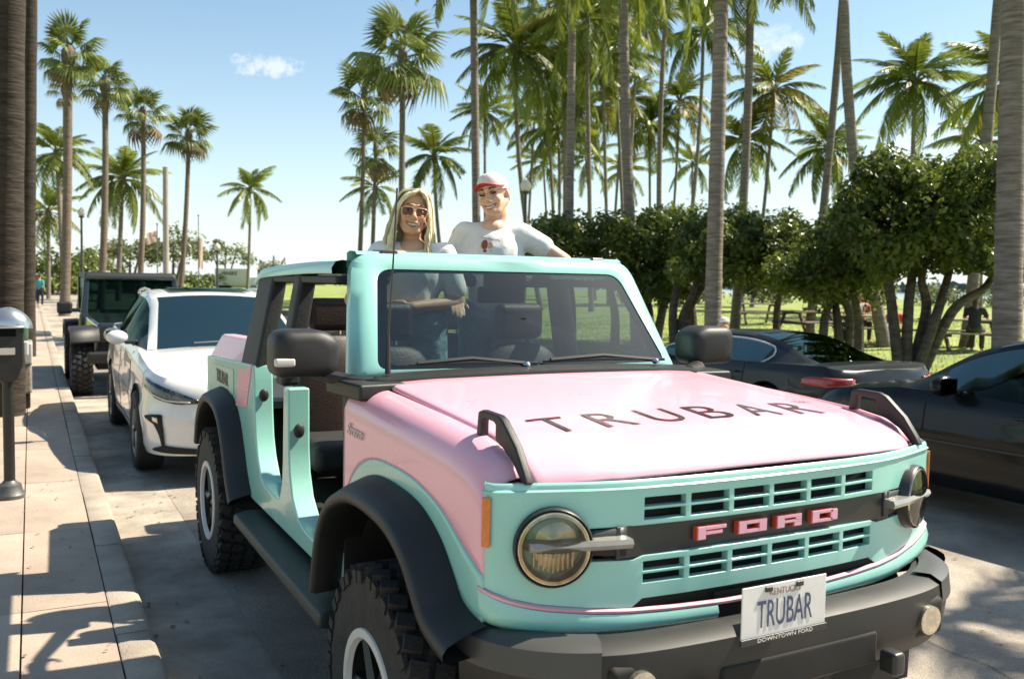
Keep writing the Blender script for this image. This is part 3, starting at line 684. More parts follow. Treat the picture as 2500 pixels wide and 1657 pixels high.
# ------------------------------------------------------------------ the setting: ground, road, kerbs, pavements
def ground_z(x, y):
    "lawn beyond the far kerb rises gently"
    t = min(1, max(0, (x - 9) / 20)); return .15 + .36 * t * t * (3 - 2 * t)
M['asphalt'] = mat('road_asphalt', (.34, .29, .23), .85, var=.16, scale=1.1, bump=.35, bscale=120, col2=(.43, .375, .305), stain=.33, speck=.35)
M['gutter'] = mat('gutter_concrete', (.38, .325, .255), .85, var=.18, scale=3.2, bump=.3, bscale=90, col2=(.46, .40, .325), stain=.38, speck=.25)
M['kerb'] = mat('kerb_concrete', (.37, .315, .25), .85, var=.16, scale=4.5, bump=.3, bscale=80, rnd=.05, stain=.35, speck=.2)
M['slab'] = mat('pavement_slab', (.40, .315, .245), .85, var=.13, scale=2.2, bump=.2, bscale=70, rnd=.05, stain=.32, speck=.18)
M['mulch'] = mat('mulch', (.085, .055, .035), .95, var=.45, scale=14, bump=.6, bscale=60)
M['lawn'] = mat('lawn_green', (.16, .22, .045), .9, var=.25, scale=.8, bump=.5, bscale=40, col2=(.24, .28, .06))
M['earth'] = mat('earth', (.16, .17, .07), .95, var=.3, scale=.2)
M['water'] = mat('lagoon_water', (.10, .17, .20), .12, var=.1, scale=.3, bump=.2, bscale=2)
def sheet(name, x0, x1, y0, y1, z, m, nx=1, ny=1, zf=None):
    rows = [[(x, y, zf(x, y) if zf else z) for x in lin(x0, x1, nx + 1)] for y in lin(y0, y1, ny + 1)]
    o = MB().grid(rows).build(name, m, None, smooth=bool(zf)); o['kind'] = 'structure'; return o
# ground as one sheet to the horizon: a wide ring of faces around the scene
sheet('ground', -1600, 1600, -1600, 1600, -.06, M['earth'], 40, 40)
def road_z(x, y):      # slight crown
    return .004 - .00 - .0035 * max(0, x - 2.6) ** 2 * .9
sheet('road', -.95, 7.36, -30, 190, 0, M['asphalt'], 14, 2, road_z)
gut = sheet('gutter', -1.43, -.95, -30, 190, 0, M['gutter'], 1, 1); gut.location.z = .002
rj = MB()
kerb = tag(MB().box((-1.508, 80, .02), (.13, 220, .05)).build('kerb', M['kerb'], None, smooth=False), kind='structure')
kb = None
prof = [(-1.588, -.03), (-1.588, .146), (-1.578, .150), (-1.462, .150), (-1.443, .142), (-1.434, .124), (-1.428, -.03)]
m0 = MB().prism(prof, 1, .006, 1.494).mesh('kerb_stone', M['kerb'], sharp=50)
for i in range(-2, 36):
    part('kerb_stone', m0, kerb, (random.uniform(-.003, .003), .15 + 1.5 * i, random.uniform(-.003, .002)))
pave = sheet('pavement', -5.6, -1.588, -30, 60, .118, mat('joint_sand', (.26, .21, .165), .95, var=.2), 1, 1)
def slab_mesh(x0, x1, L):
    b = MB().box(((x0 + x1) / 2, L / 2, .09), (x1 - x0 - .008, L - .007, .12)); return b.mesh('paving_slab', M['slab'], smooth=False)
sA, sB, sC = slab_mesh(-1.965, -1.592, 1.5), slab_mesh(-3.465, -1.965, 1.5), slab_mesh(-5.0, -3.465, 1.5)
for i in range(-2, 30):
    for q in (sA, sB) + ((sC,) if i < 12 else ()):
        part('paving_slab', q, pave, (0, .62 + 1.5 * i, random.uniform(-.002, .003)))
tag(MB().box((-1.51, 118, .05), (.16, 124, .2)).build('far_kerb_line', M['kerb'], kerb, smooth=False))
fk = tag(MB().box((7.43, 80, .05), (.14, 220, .2)).build('kerb', M['kerb'], None, smooth=False), kind='structure')
sheet('mulch_bed', 7.49, 9.6, -30, 190, .145, M['mulch'], 6, 60, lambda x, y: ground_z(x, y) - .005 + .02 * noise.noise((x * 1.7, y * 1.7, 0)))
lawn = sheet('lawn', 9.5, 95, -30, 190, 0, M['lawn'], 60, 80, lambda x, y: ground_z(x, y) + .05 * noise.noise((x * .12, y * .12, 3)))
sheet('verge', -60, -5.4, -30, 190, .10, M['lawn'], 10, 40, lambda x, y: .12 + .03 * noise.noise((x * .3, y * .3, 1)))
sheet('water', 95, 1500, -900, 1500, .05, M['water'], 2, 2)
# pavement end and plaza where the far palms stand
# scattered litter of leaves and grit along the gutter
b = MB()
for i in range(420):
    x = random.choice([random.uniform(-1.40, -.5), random.uniform(-2.6, -1.6), random.uniform(1.2, 4.5)]); y = random.uniform(-1, 9); z = .158 if x < -1.6 else .009
    a = random.uniform(0, 6.3); r = random.uniform(.006, .022); k = random.uniform(.25, .6)
    b.add([(x + r * math.cos(a), y + r * math.sin(a), z), (x - r * k * math.sin(a), y + r * k * math.cos(a), z + .004), (x - r * math.cos(a), y - r * math.sin(a), z), (x + r * k * math.sin(a), y - r * k * math.cos(a), z + .002)], [(0, 1, 2, 3)])
tag(b.build('fallen_leaves', mat('dry_leaf', (.12, .075, .035), .8, var=.5, scale=6, col2=(.22, .16, .08)), None, smooth=False), 'dry fallen leaf crumbs and grit on pavement, gutter and road', 'leaf litter', kind='stuff')
# grass blades where the lawn is close enough to show them
b = MB()
for i in range(26000):
    x = 9.6 + 22 * random.random() ** 1.3; y = random.uniform(2, 30); z = ground_z(x, y) + .05 * noise.noise((x * .12, y * .12, 3)) - .01
    a = random.uniform(0, 6.3); h = random.uniform(.04, .10); w = .012
    b.add([(x - w * math.cos(a), y - w * math.sin(a), z), (x + w * math.cos(a), y + w * math.sin(a), z), (x + random.uniform(-.04, .04), y + random.uniform(-.04, .04), z + h)], [(0, 1, 2)])
tag(b.build('grass', mat('grass_blade', (.15, .22, .035), .7, var=.3, scale=1.5, transl=.35, col2=(.27, .30, .06)), None, smooth=False), 'short green grass of the park lawn', 'grass', kind='stuff')

# ------------------------------------------------------------------ parked cars lofted from a plan line
def make_car(P):
    root = empty(P['name'], P['loc'], P['rz'], P['label'], 'car', P.get('group'))
    paint, L, hwid = P['paint'], P['L'], P['hw']
    fp = smooth_path(P['front_plan'], 5); rp = smooth_path(P['rear_plan'], 5)     # (|x|, y) front centre -> side ; side -> rear centre
    ys = lin(fp[-1][1], rp[0][1], 70)
    path = fp[:-1] + [(hwid * interp(P['side_bow'], y), y) for y in ys] + rp[1:]
    n = len(path); S = [0]
    for i in range(1, n): S.append(S[-1] + math.hypot(path[i][0] - path[i - 1][0], path[i][1] - path[i - 1][1]))
    nrm = []
    for i in range(n):
        a, c = path[max(i - 1, 0)], path[min(i + 1, n - 1)]; t = Vector((c[0] - a[0], c[1] - a[1])).normalized(); nrm.append((t.y, -t.x))
    def zsh(y): return interp(P['shoulder'], y)
    def zbot(i):
        x, y = path[i]; z = interp(P['sill'], y)
        if x > hwid * .8:
            for ya in P['axles']:
                d = abs(y - ya); Ra = P['R'] + .055
                if d < Ra: z = max(z, P['R'] + math.sqrt(Ra * Ra - d * d))
        return z
    prof = P['section']           # (t, inset)
    def pt(i, z, off=0.0):
        x, y = path[i]; zb0 = interp(P['sill'], y); zt = zsh(y); t = min(1, max(0, (z - zb0) / (zt - zb0))); ins = interp(prof, t)
        return (x + nrm[i][0] * (off - ins), y + nrm[i][1] * (off - ins), z)
    rows = []
    for i in range(n):
        zb_, zt = zbot(i), zsh(path[i][1]); rows.append([pt(i, z) for z in lin(zb_, zt, 12)])
    b = MB().grid(rows)
    # cap across: bonnet and boot
    cap = []
    for i in range(n):
        x, y, z = rows[i][-1]; cap.append([(max(0, x) * u, y, z + interp(P['crown'], y) * (1 - u * u) + P.get('crease', 0) * max(0, 1 - abs(u - .62) / .12)) for u in (1, .93, .85, .74, .62, .5, .3, 0)])
    b.grid(cap); b.mirror_x(); body = b.build('body', paint, root, sharp=38, merge=True)
    # inner dark block so nothing shows through the arches
    MB().box((0, L * .5, .50), (hwid * 1.5, L * .80, .50)).build('underbody', M['void'], root)
    def idx(s): return min(range(n), key=lambda k: abs(S[k] - s))
    def at(s):
        k = 0
        while k < n - 2 and S[k + 1] < s: k += 1
        return k, (s - S[k]) / max(1e-9, S[k + 1] - S[k])
    def pts(s, z, off):
        k, f = at(s); a = Vector(pt(k, z, off)); c = Vector(pt(min(k + 1, n - 1), z, off)); return tuple(a + (c - a) * f)
    def patch(nm, keys, m, off=.006, parent=None, sides=(1, -1), nz=4, th=.012):
        "keys: (s, zlow, zhigh) along the plan line"
        ss = lin(keys[0][0], keys[-1][0], 14); lo_ = [(k[0], k[1]) for k in keys]; hi_ = [(k[0], k[2]) for k in keys]
        for sd in sides:
            rws = []
            for s_ in ss:
                zl_, zh_ = interp(lo_, s_), interp(hi_, s_); rws.append([(lambda q: (q[0] * sd, q[1], q[2]))(pts(s_, z, off)) for z in lin(zl_, zh_, nz)])
            MB().grid(rws).build(nm, m, parent or root, solid=th, offset=(-1 if sd > 0 else 1), sharp=40)
    P['S'] = S; SL = S[-1]
    s0 = S[len(fp) - 1]; yf = fp[-1][1]
    for yy in P.get('seams', ()):
        s_ = s0 + (yy - yf); patch('door_seam', [(s_, interp(P['sill'], yy) + .06, zsh(yy) - .03), (s_ + .010, interp(P['sill'], yy) + .06, zsh(yy) - .03)], M['void'], off=.0015, th=.003, nz=8)
    for yy in P.get('handles', ()):
        s_ = s0 + (yy - yf); zz = zsh(yy) - .13; patch('door_handle', [(s_, zz, zz + .022), (s_ + .17, zz + .004, zz + .026)], paint, off=.026, th=.02)
    for k in P['patches']: patch(*k[:3], **(k[3] if len(k) > 3 else {}))
    # cabin
    T = P['top']; st = lin(T[0][0], T[-1][0], 46); G = []
    for y in st:
        zt = interp(smooth_path(T, 6) if False else P['_top'], y); zb_ = zsh(y) - .01 + (interp(P['crown'], y) * 0); wb = interp(P['belt_w'], y); wr = interp(P['roof_w'], y); h = max(0.004, zt - zb_)
        row = []
        e = min(.07, h * .3)
        for t in lin(0, 1, 5): row.append((wb + (wr - wb) * t * (1.0) + .015 * math.sin(math.pi * t) * min(1, h / .3), y, zb_ + (h - e) * t))
        row.append((wr - .03, y, zb_ + h - e * .45)); row.append((wr - .085, y, zb_ + h - e * .10))
        cr = P['roof_crown'] * min(1, h / .3)
        for u in (.80, .5, .25, 0): row.append(((wr - .085) * u, y, zb_ + h - e * .10 + cr * (1 - u * u)))
        G.append(row)
    def cells(nm, m, y0, y1, r0, r1, off=0, both=True, parent=None, solid=0):
        k0 = max(0, min(range(len(st)), key=lambda k: abs(st[k] - y0))); k1 = min(range(len(st)), key=lambda k: abs(st[k] - y1))
        if k1 <= k0: return
        rws = [G[k][r0:r1 + 1] for k in range(k0, k1 + 1)]
        if r1 == 10 and both is True:
            rws = [[*r, *[(-q[0], q[1], q[2]) for q in r[::-1][1:]]] for r in rws]
            return MB().grid(rws).build(nm, m, parent or root, sharp=30)
        for sd in (1, -1):
            MB().grid([[(q[0] * sd, q[1], q[2]) for q in r] for r in rws]).build(nm, m, parent or root, sharp=30)
    yA, yB, yC, yD = P['ws_top'], P['rw_top'], P['glass_end'], T[-1][0]; y0 = T[0][0]
    cells('windscreen', P['glass'], y0, yA, 6, 10); cells('roof', paint, yA, yB, 5, 10); cells('rear_window', P['glass'], yB, yD, 6, 10)
    cells('front_pillar', paint, y0, yA, 4, 6, both=False); cells('roof_edge', paint, yA, yB, 4, 5, both=False); cells('rear_pillar', paint, yB, yD, 4, 6, both=False)
    yb = P['b_pillar']
    cells('side_window', P['glass'], P['glass_start'], yb - .04, 0, 4, both=False); cells('centre_pillar', M['trim'], yb - .04, yb + .06, 0, 4, both=False); cells('side_window', P['glass'], yb + .06, yC, 0, 4, both=False)
    cells('sail_panel', paint, yC, yD, 0, 4, both=False); cells('quarter_vent', M['trim'], y0, P['glass_start'], 0, 4, both=False)
    # dark cabin floor and seats behind the glass
    for sx in (-.36, .36):
        for yy in (P['b_pillar'] - .25, P['b_pillar'] + .62):
            q = MB().box((sx, yy, zsh(yy) - .22), (.46, .16, .56), (-.18, 0, 0)); so_ = q.build('seat', M['interior'], root, bevel=.05)
            MB().box((sx, yy + .08, zsh(yy) + .17), (.24, .09, .16)).build('headrest', M['interior'], so_, bevel=.03)
    MB().grid([[(x, y, z) for x in lin(-.7, .7, 5)] for y, z in ((T[0][0] + .02, zsh(T[0][0]) - .03), (T[0][0] + .55, zsh(T[0][0]) - .05), (T[0][0] + .6, zsh(T[0][0]) - .3))]).build('dashboard', M['interior'], root)
    # window trim line
    if P.get('trimline'):
        for sd in (1, -1):
            k0 = min(range(len(st)), key=lambda k: abs(st[k] - P['glass_start'])); k1 = min(range(len(st)), key=lambda k: abs(st[k] - yC))
            lp = [G[k][4] for k in range(k0, k1 + 1)] + [tuple(Vector(G[k1][4]) * (1 - t) + Vector(G[k1][0]) * t + Vector((0, .10 * math.sin(math.pi * t), 0))) for t in (.25, .5, .75)] + [G[k][0] for k in range(k1, k0 - 1, -1)]
            lp = [((q[0] + .006) * sd, q[1], q[2]) for q in lp] + [((G[k0][4][0] + .006) * sd, G[k0][4][1], G[k0][4][2])]
            MB().tube(lp, P['trimline'], 6, cap=False).build('window_trim', M['satin'], root)
    # door mirrors
    for sd in (1, -1):
        mx_, my_, mz_ = P['mirror']
        q = MB().ell((sd * mx_, my_, mz_), (P.get('msize', 1) * .125, .075, P.get('msize', 1) * .085), 16, 10); q.v = [(a, max(bb, my_ - .075) if bb < my_ + .05 else my_ + .05, c) for a, bb, c in q.v]
        mo = q.build('door_mirror', paint, root); MB().box((sd * (mx_ - .13), my_ + .01, mz_ - .05), (.12, .05, .04)).build('mirror_stalk', M['trim'], mo, bevel=.01)
        MB().box((sd * mx_, my_ + .053, mz_), (.19, .006, .12)).build('mirror_glass', M['darkglass'], mo, bevel=.003)
    for ya in P['axles']:
        for sd in (1, -1):
            make_wheel(root, sd * (hwid - .115), ya, P['R'], sd, P['R'], .225, P['R'] * .68, ring=False, lugs=0, spokes=P.get('spokes', 5), rimmat=P['rim'])
            arc = [(ya + (P['R'] + .056) * math.cos(a), P['R'] + (P['R'] + .056) * math.sin(a)) for a in lin(math.pi, 0, 16)]
            MB().grid([[(sd * (hwid - .012), y, z), (sd * (hwid - .30), y, z)] for y, z in arc]).build('wheel_arch', M['void'], root)
    return root

M['satin'] = mat('satin_trim', (.62, .63, .64), .35, var=.03)
M['white'] = mat('white_paint', (.70, .69, .66), .22, var=.02, scale=2, coat=.8)
M['darkglass'] = glass('tinted_glass', (.16, .22, .20), 1.45, refl=(.16, .22, .21))
M['suvglass'] = glass('suv_glass', (.12, .19, .17), 1.5, refl=(.17, .24, .21))
M['alloy'] = mat('alloy_rim', (.12, .12, .12), .3, metal=.8, var=.1)
M['greypaint'] = mat('graphite_paint', (.014, .016, .017), .28, metal=.1, var=.04, coat=.22, spec=.3)
M['blackpaint'] = mat('black_blue_paint', (.004, .006, .007), .26, var=.05, coat=.18, spec=.25)
M['headlamp'] = mat('dark_headlamp', (.012, .012, .012), .12, var=.6, scale=20, coat=.8, col2=(.10, .095, .085), fac2=(.45, .8))
M['redlamp'] = mat('red_lamp', (.38, .03, .02), .22, var=.2, scale=20, coat=.8)

SUVTOP = [(1.42, 1.06), (1.62, 1.16), (2.0, 1.355), (2.30, 1.48), (2.48, 1.545), (2.8, 1.585), (3.3, 1.60), (3.9, 1.575), (4.25, 1.52), (4.42, 1.43), (4.70, 1.16)]
suv = make_car(dict(name='parked_car', loc=(-.16, 5.08, .004), rz=0, label='white crossover with dark windows parked behind the pink and mint off-roader', L=4.85, hw=.945, paint=M['white'], glass=M['suvglass'], rim=M['alloy'],
    front_plan=[(0, 0), (.35, .012), (.62, .07), (.80, .19), (.90, .38), (.935, .60)], rear_plan=[(.94, 4.25), (.91, 4.55), (.82, 4.72), (.5, 4.83), (0, 4.85)],
    side_bow=[(.6, .99), (1.1, 1.0), (2.4, .985), (3.4, 1.0), (4.25, .995)],
    shoulder=[(0, .86), (.2, .90), (.6, .955), (1.2, 1.02), (1.6, 1.06), (2.6, 1.10), (3.8, 1.14), (4.7, 1.16)], sill=[(0, .26), (.5, .24), (1.3, .27), (3.6, .28), (4.85, .40)],
    section=[(0, .05), (.12, .02), (.30, .02), (.5, .0), (.62, .022), (.80, .028), (.93, .045), (1, .085)], crown=[(0, .02), (.3, .045), (1.2, .06), (1.6, .02), (4.85, .02)], crease=.0,
    axles=(.99, 3.78), R=.365, seams=(1.62, 2.72, 3.62), handles=(2.42, 3.36), top=SUVTOP, _top=smooth_path(SUVTOP, 6), belt_w=[(1.42, .80), (1.9, .865), (3.4, .865), (4.7, .74)], roof_w=[(1.42, .78), (2.3, .66), (3.4, .65), (4.4, .60), (4.7, .66)], roof_crown=.03,
    ws_top=2.42, rw_top=4.12, glass_start=1.75, glass_end=4.0, b_pillar=2.75, mirror=(1.01, 1.86, 1.15), msize=.82, spokes=7,
    patches=[('headlight', [(.52, .700, .725), (.70, .690, .79), (.92, .73, .85), (1.20, .835, .895)], M['headlamp']), ('lamp_strip', [(.60, .705, .717), (.80, .715, .729), (1.0, .765, .778)], M['lens_white'], dict(off=.012)),
             ('grille', [(0, .30, .80), (.18, .30, .80), (.34, .32, .66), (.42, .30, .44)], M['void']), ('grille_frame', [(.36, .56, .80), (.39, .50, .80), (.42, .42, .68)], M['chrome'], dict(off=.012)),
             ('fog_recess', [(.83, .32, .345), (.845, .32, .60), (.875, .42, .605), (.93, .52, .60), (1.06, .565, .585)], M['void'], dict(off=.008)), ('bumper_slot', [(.50, .275, .315), (.84, .285, .345), (.98, .295, .31)], M['void'], dict(off=.008)),
             ('fog_lamp', [(.875, .53, .58), (.93, .54, .585)], M['reflector'], dict(off=.016)), ('sill_trim', [(1.75, .27, .33), (3.9, .28, .34)], M['trim'], dict(off=.006)), ('tail_lamp', [(5.1, .95, 1.08), (5.6, .92, 1.06)], M['redlamp'])]))
for sd in (1, -1):
    MB().tube([(sd * .60, y, z) for y, z in ((2.80, 1.578), (2.92, 1.600), (3.3, 1.612), (3.8, 1.588), (3.95, 1.55))], .016, 8).build('roof_rail', M['silver'], suv)
for u in (-.02,): MB().grid([[(x, y, interp(SUVTOP, y) + .034) for x in lin(-.42, .42, 5)] for y in lin(2.62, 3.6, 6)]).build('glass_sunroof', M['darkglass'], suv)

SEDTOP = [(1.32, .90), (1.55, .99), (1.95, 1.14), (2.2, 1.205), (2.45, 1.228), (2.8, 1.24), (3.2, 1.222), (3.55, 1.155), (3.9, 1.03), (4.22, .945)]
sed = make_car(dict(name='parked_car', loc=(6.36, 8.72, -.03), rz=math.pi, label='graphite sedan with chrome window outline parked tail towards the black-blue car', L=4.72, hw=.915, paint=M['greypaint'], glass=M['darkglass'], rim=M['alloy'],
    front_plan=[(0, 0), (.4, .02), (.68, .10), (.83, .26), (.89, .46), (.905, .65)], rear_plan=[(.91, 4.05), (.885, 4.38), (.80, 4.58), (.5, 4.70), (0, 4.72)],
    side_bow=[(.6, .99), (1.1, 1.0), (2.4, .985), (3.7, 1.0), (4.1, .995)],
    shoulder=[(0, .68), (.2, .73), (.8, .82), (1.35, .885), (2.6, .90), (3.6, .925), (4.2, .945), (4.5, .955), (4.6, .93), (4.72, .90)], sill=[(0, .22), (.5, .20), (1.3, .21), (3.6, .22), (4.72, .30)],
    section=[(0, .05), (.12, .02), (.35, .022), (.55, .0), (.70, .018), (.88, .035), (1, .075)], crown=[(0, .02), (.4, .045), (1.3, .05), (1.6, .02), (4.2, .02), (4.72, .015)],
    axles=(.88, 3.72), R=.335, seams=(1.40, 2.50, 3.32), handles=(2.22, 3.08), top=SEDTOP, _top=smooth_path(SEDTOP, 6), belt_w=[(1.32, .76), (1.9, .82), (3.3, .82), (4.22, .66)], roof_w=[(1.32, .74), (2.2, .56), (3.0, .55), (3.6, .56), (4.22, .62)], roof_crown=.025,
    ws_top=2.15, rw_top=3.12, glass_start=1.62, glass_end=3.52, b_pillar=2.45, mirror=(.98, 1.72, .97), trimline=.010,
    patches=[('headlight', [(.45, .56, .66), (.7, .57, .68), (1.0, .62, .70)], M['headlamp']), ('grille', [(0, .40, .62), (.34, .42, .62)], M['void']), ('tail_lamp', [(4.92, .75, .80), (5.0, .74, .835), (5.2, .735, .84), (5.55, .76, .825)], M['redlamp']), ('bumper_strip', [(4.3, .36, .44), (5.4, .38, .46)], M['trim'])]))
BLKTOP = [(1.12, .95), (1.30, 1.05), (1.5, 1.18), (1.7, 1.29), (1.9, 1.36), (2.15, 1.41), (2.5, 1.43), (3.2, 1.395), (3.6, 1.33), (3.95, 1.18), (4.20, .98)]
blk = make_car(dict(name='parked_car', loc=(5.30, 3.58, .0), rz=math.pi, label='black-blue car with broad windscreen, its nose behind the graphite sedan', L=4.50, hw=.92, paint=M['blackpaint'], glass=M['darkglass'], rim=M['alloy'],
    front_plan=[(0, 0), (.4, .02), (.68, .10), (.83, .26), (.89, .46), (.91, .65)], rear_plan=[(.915, 3.9), (.885, 4.2), (.80, 4.38), (.5, 4.48), (0, 4.50)],
    side_bow=[(.6, .99), (1.1, 1.0), (2.4, .985), (3.5, 1.0), (3.9, .995)],
    shoulder=[(0, .70), (.2, .76), (.5, .87), (1.15, .95), (2.6, .96), (3.6, .96), (4.2, .98), (4.5, .92)], sill=[(0, .22), (.5, .20), (1.3, .21), (3.4, .22), (4.5, .30)],
    section=[(0, .06), (.12, .02), (.35, .03), (.55, .0), (.70, .022), (.88, .035), (1, .08)], crown=[(0, .02), (.4, .05), (1.1, .06), (1.5, .02), (4.5, .02)],
    axles=(.86, 3.52), R=.335, seams=(1.45, 2.5, 3.30), handles=(2.2, 3.05), top=BLKTOP, _top=smooth_path(BLKTOP, 6), belt_w=[(1.12, .78), (1.7, .835), (3.3, .835), (4.2, .70)], roof_w=[(1.12, .76), (1.85, .62), (3.0, .59), (4.2, .62)], roof_crown=.03,
    ws_top=1.88, rw_top=3.3, glass_start=1.5, glass_end=3.6, b_pillar=2.5, mirror=(.98, 1.68, 1.02),
    patches=[('headlight', [(.45, .58, .68), (.7, .59, .72), (1.05, .66, .745)], M['headlamp']), ('grille', [(0, .36, .56), (.5, .38, .54)], M['void']), ('side_strip', [(1.5, .55, .575), (4.4, .58, .605)], M['trim'], dict(off=.004, th=.006)), ('tail_lamp', [(4.75, .74, .86), (5.3, .76, .86)], M['redlamp'])]))

# ------------------------------------------------------------------ boxy dark jeep-like vehicle further back
JP = empty('boxy_off_roader', (-.47, 11.95, .004), label='black boxy hardtop off-roader parked behind the white crossover', cat='car')
M['jeep'] = mat('black_green_paint', (.015, .021, .020), .2, var=.06, coat=1)
MB().hexa([(-.66, -.35, .62), (.66, -.35, .62), (.74, .95, .62), (-.74, .95, .62)], [(-.60, -.38, 1.06), (.60, -.38, 1.06), (.72, .95, 1.15), (-.72, .95, 1.15)]).build('hood', M['jeep'], JP, bevel=.05, bseg=3)
MB().box((0, 2.0, .86), (1.56, 2.1, .58)).build('body', M['jeep'], JP, bevel=.04, bseg=3)
MB().hexa([(-.72, 1.02, 1.14), (.72, 1.02, 1.14), (.74, 3.0, 1.14), (-.74, 3.0, 1.14)], [(-.66, 1.30, 1.73), (.66, 1.30, 1.73), (.68, 2.92, 1.73), (-.68, 2.92, 1.73)]).build('cabin', M['suvglass'], JP)
MB().hexa([(-.70, 1.22, 1.70), (.70, 1.22, 1.70), (.71, 2.97, 1.70), (-.71, 2.97, 1.70)], [(-.66, 1.30, 1.80), (.66, 1.30, 1.80), (.68, 2.95, 1.80), (-.68, 2.95, 1.80)]).build('roof', M['blackp'], JP, bevel=.03)
for s in (-1, 1):
    MB().hexa([(s * .66, .985, 1.12), (s * .76, .985, 1.12), (s * .76, 1.07, 1.12), (s * .66, 1.07, 1.12)], [(s * .61, 1.262, 1.73), (s * .69, 1.262, 1.73), (s * .69, 1.34, 1.73), (s * .61, 1.34, 1.73)]).build('windscreen_pillar', M['jeep'], JP, bevel=.012)
    MB().box((s * .73, 2.05, 1.42), (.04, .10, .62)).build('door_pillar', M['jeep'], JP)
    fl = [(-.52, .80), (-.46, .93), (-.30, 1.0), (.30, 1.0), (.46, .90), (.56, .72)]
    for cy in (0, 2.45):
        MB().grid([[(s * .58, y + cy, z), (s * .95, y + cy, z - .02), (s * .95, y + cy, z - .07)] for y, z in smooth_path(fl, 4)]).build('wheel_flare', M['blackp'], JP, solid=.02, sharp=50)
        make_wheel(JP, s * .80, cy, .40, s, .40, .27, .225, ring=False, lugs=30, spokes=5, rimmat=M['alloy'])
    MB().lathe([(.095, 0), (.095, -.03), (.08, -.035), (.001, -.025)], 22, 1, (s * .43, -.37, .90), cap=False).build('headlight', M['reflector'], JP)
    mo = MB().box((s * .98, 1.02, 1.24), (.22, .10, .19)).build('door_mirror', M['blackp'], JP, bevel=.04, bseg=3); MB().box((s * .83, 1.04, 1.20), (.14, .05, .06)).build('mirror_arm', M['blackp'], mo, bevel=.01)
    MB().box((s * .80, 1.6, .50), (.14, 1.3, .06)).build('side_step', M['blackp'], JP, bevel=.015)
for i in range(7): MB().box(((i - 3) * .105, -.385, .86), (.05, .03, .30)).build('grille_slot', M['void'], JP, bevel=.02)
MB().box((0, -.55, .58), (1.5, .16, .16)).build('front_bumper', M['blackp'], JP, bevel=.03)
MB().box((0, 1.45, .46), (1.2, 3.4, .16)).build('chassis', M['void'], JP)
MB().box((0, 1.245, 1.71), (1.34, .06, .07)).build('windscreen_header', M['jeep'], JP, bevel=.015)

# ------------------------------------------------------------------ parking meter at the kerb
pm = empty('parking_meter', (-2.06, 4.66, .15), label='parking meter with silver dome on a black post beside the kerb', cat='parking meter')
M['meter'] = mat('meter_black', (.012, .011, .009), .45, var=.3, scale=12, bump=.1)
M['dome'] = mat('meter_dome', (.55, .55, .54), .22, metal=.85, var=.1, scale=9)
MB().lathe([(.001, .0), (.10, 0), (.102, .03), (.085, .055), (.075, .10), (.05, .115), (.04, .13)], 26, 2).build('base', mat('meter_base', (.10, .10, .095), .5, metal=.4, var=.3, scale=14), pm)
MB().tube([(0, 0, .10), (0, 0, .86)], .037, 18).build('post', M['meter'], pm)
hd = MB().prism(fillet([(-.055, .84), (.055, .84), (.105, .98), (.105, 1.25), (-.105, 1.25), (-.105, .98)], .03), 1, -.07, .07).build('head', M['meter'], pm, bevel=.018, bseg=3)
dm = MB(); rows = []
for i in range(9):
    th = math.pi / 2 * i / 8; rows.append([(.02 + .145 * math.cos(th) * math.cos(a), .105 * math.cos(th) * math.sin(a), 1.245 + .125 * math.sin(th) - .12 * max(0, math.cos(a)) * math.cos(th) * .25) for a in [2 * math.pi * j / 26 for j in range(26)]])
dm.grid(rows, close_u=True); dm.f.append(tuple(range(26))[::-1]); dm.build('dome', M['dome'], pm)
MB().lathe([(.150, 1.225), (.158, 1.232), (.150, 1.244)], 28, 2).build('dome_rim', M['dome'], pm).scale = (1, .72, 1)
MB().box((0, -.072, 1.19), (.11, .006, .05)).build('display', M['darkglass'], pm, bevel=.002)
MB().box((.115, .02, 1.075), (.035, .10, .10)).build('side_panel', M['lens_white'], pm, bevel=.008)
MB().box((0, -.073, 1.06), (.10, .008, .05)).build('coin_plate', M['dome'], pm, bevel=.003)
# litter bin further along the pavement
lb = empty('litter_bin', (-2.19, 9.75, .15), label='concrete litter bin with white panel standing behind the parking meter', cat='litter bin')
MB().box((0, 0, .09), (.52, .52, .18)).build('plinth', M['meter'], lb, bevel=.02)
MB().box((0, 0, .36), (.56, .56, .36)).build('drum', mat('pebble_concrete', (.30, .26, .21), .9, var=.4, scale=45, bump=.5), lb, bevel=.03)
MB().box((0, 0, .66), (.58, .58, .26)).build('panel', M['lens_white'], lb, bevel=.02)
MB().box((0, 0, .90), (.50, .50, .22)).build('hood', mat('bin_green', (.05, .12, .07), .5, var=.2), lb, bevel=.05)

# bonnet shut lines and wipers of the crossover, a crack in the road
for sd in (1, -1):
    MB().tube([(sd * .36, 1.40, 1.115), (sd * .02, 1.47, 1.125)], .008, 5).build('wiper', M['trim'], suv)
ck = MB()
pts = [(2.35, .75), (2.20, .52), (2.05, .33), (2.01, .1), (2.04, -.08), (1.97, -.3), (2.0, -.6)]
for (x0, y0), (x1, y1) in zip(pts, pts[1:]):
    d_ = Vector((y1 - y0, x0 - x1, 0)).normalized() * .0025; ck.add([(x0 - d_.x, y0 - d_.y, .0095), (x0 + d_.x, y0 + d_.y, .0095), (x1 + d_.x, y1 + d_.y, .0095), (x1 - d_.x, y1 - d_.y, .0095)], [(0, 1, 2, 3)])
ck.build('road_crack', M['void'], bpy.data.objects['road'], smooth=False)
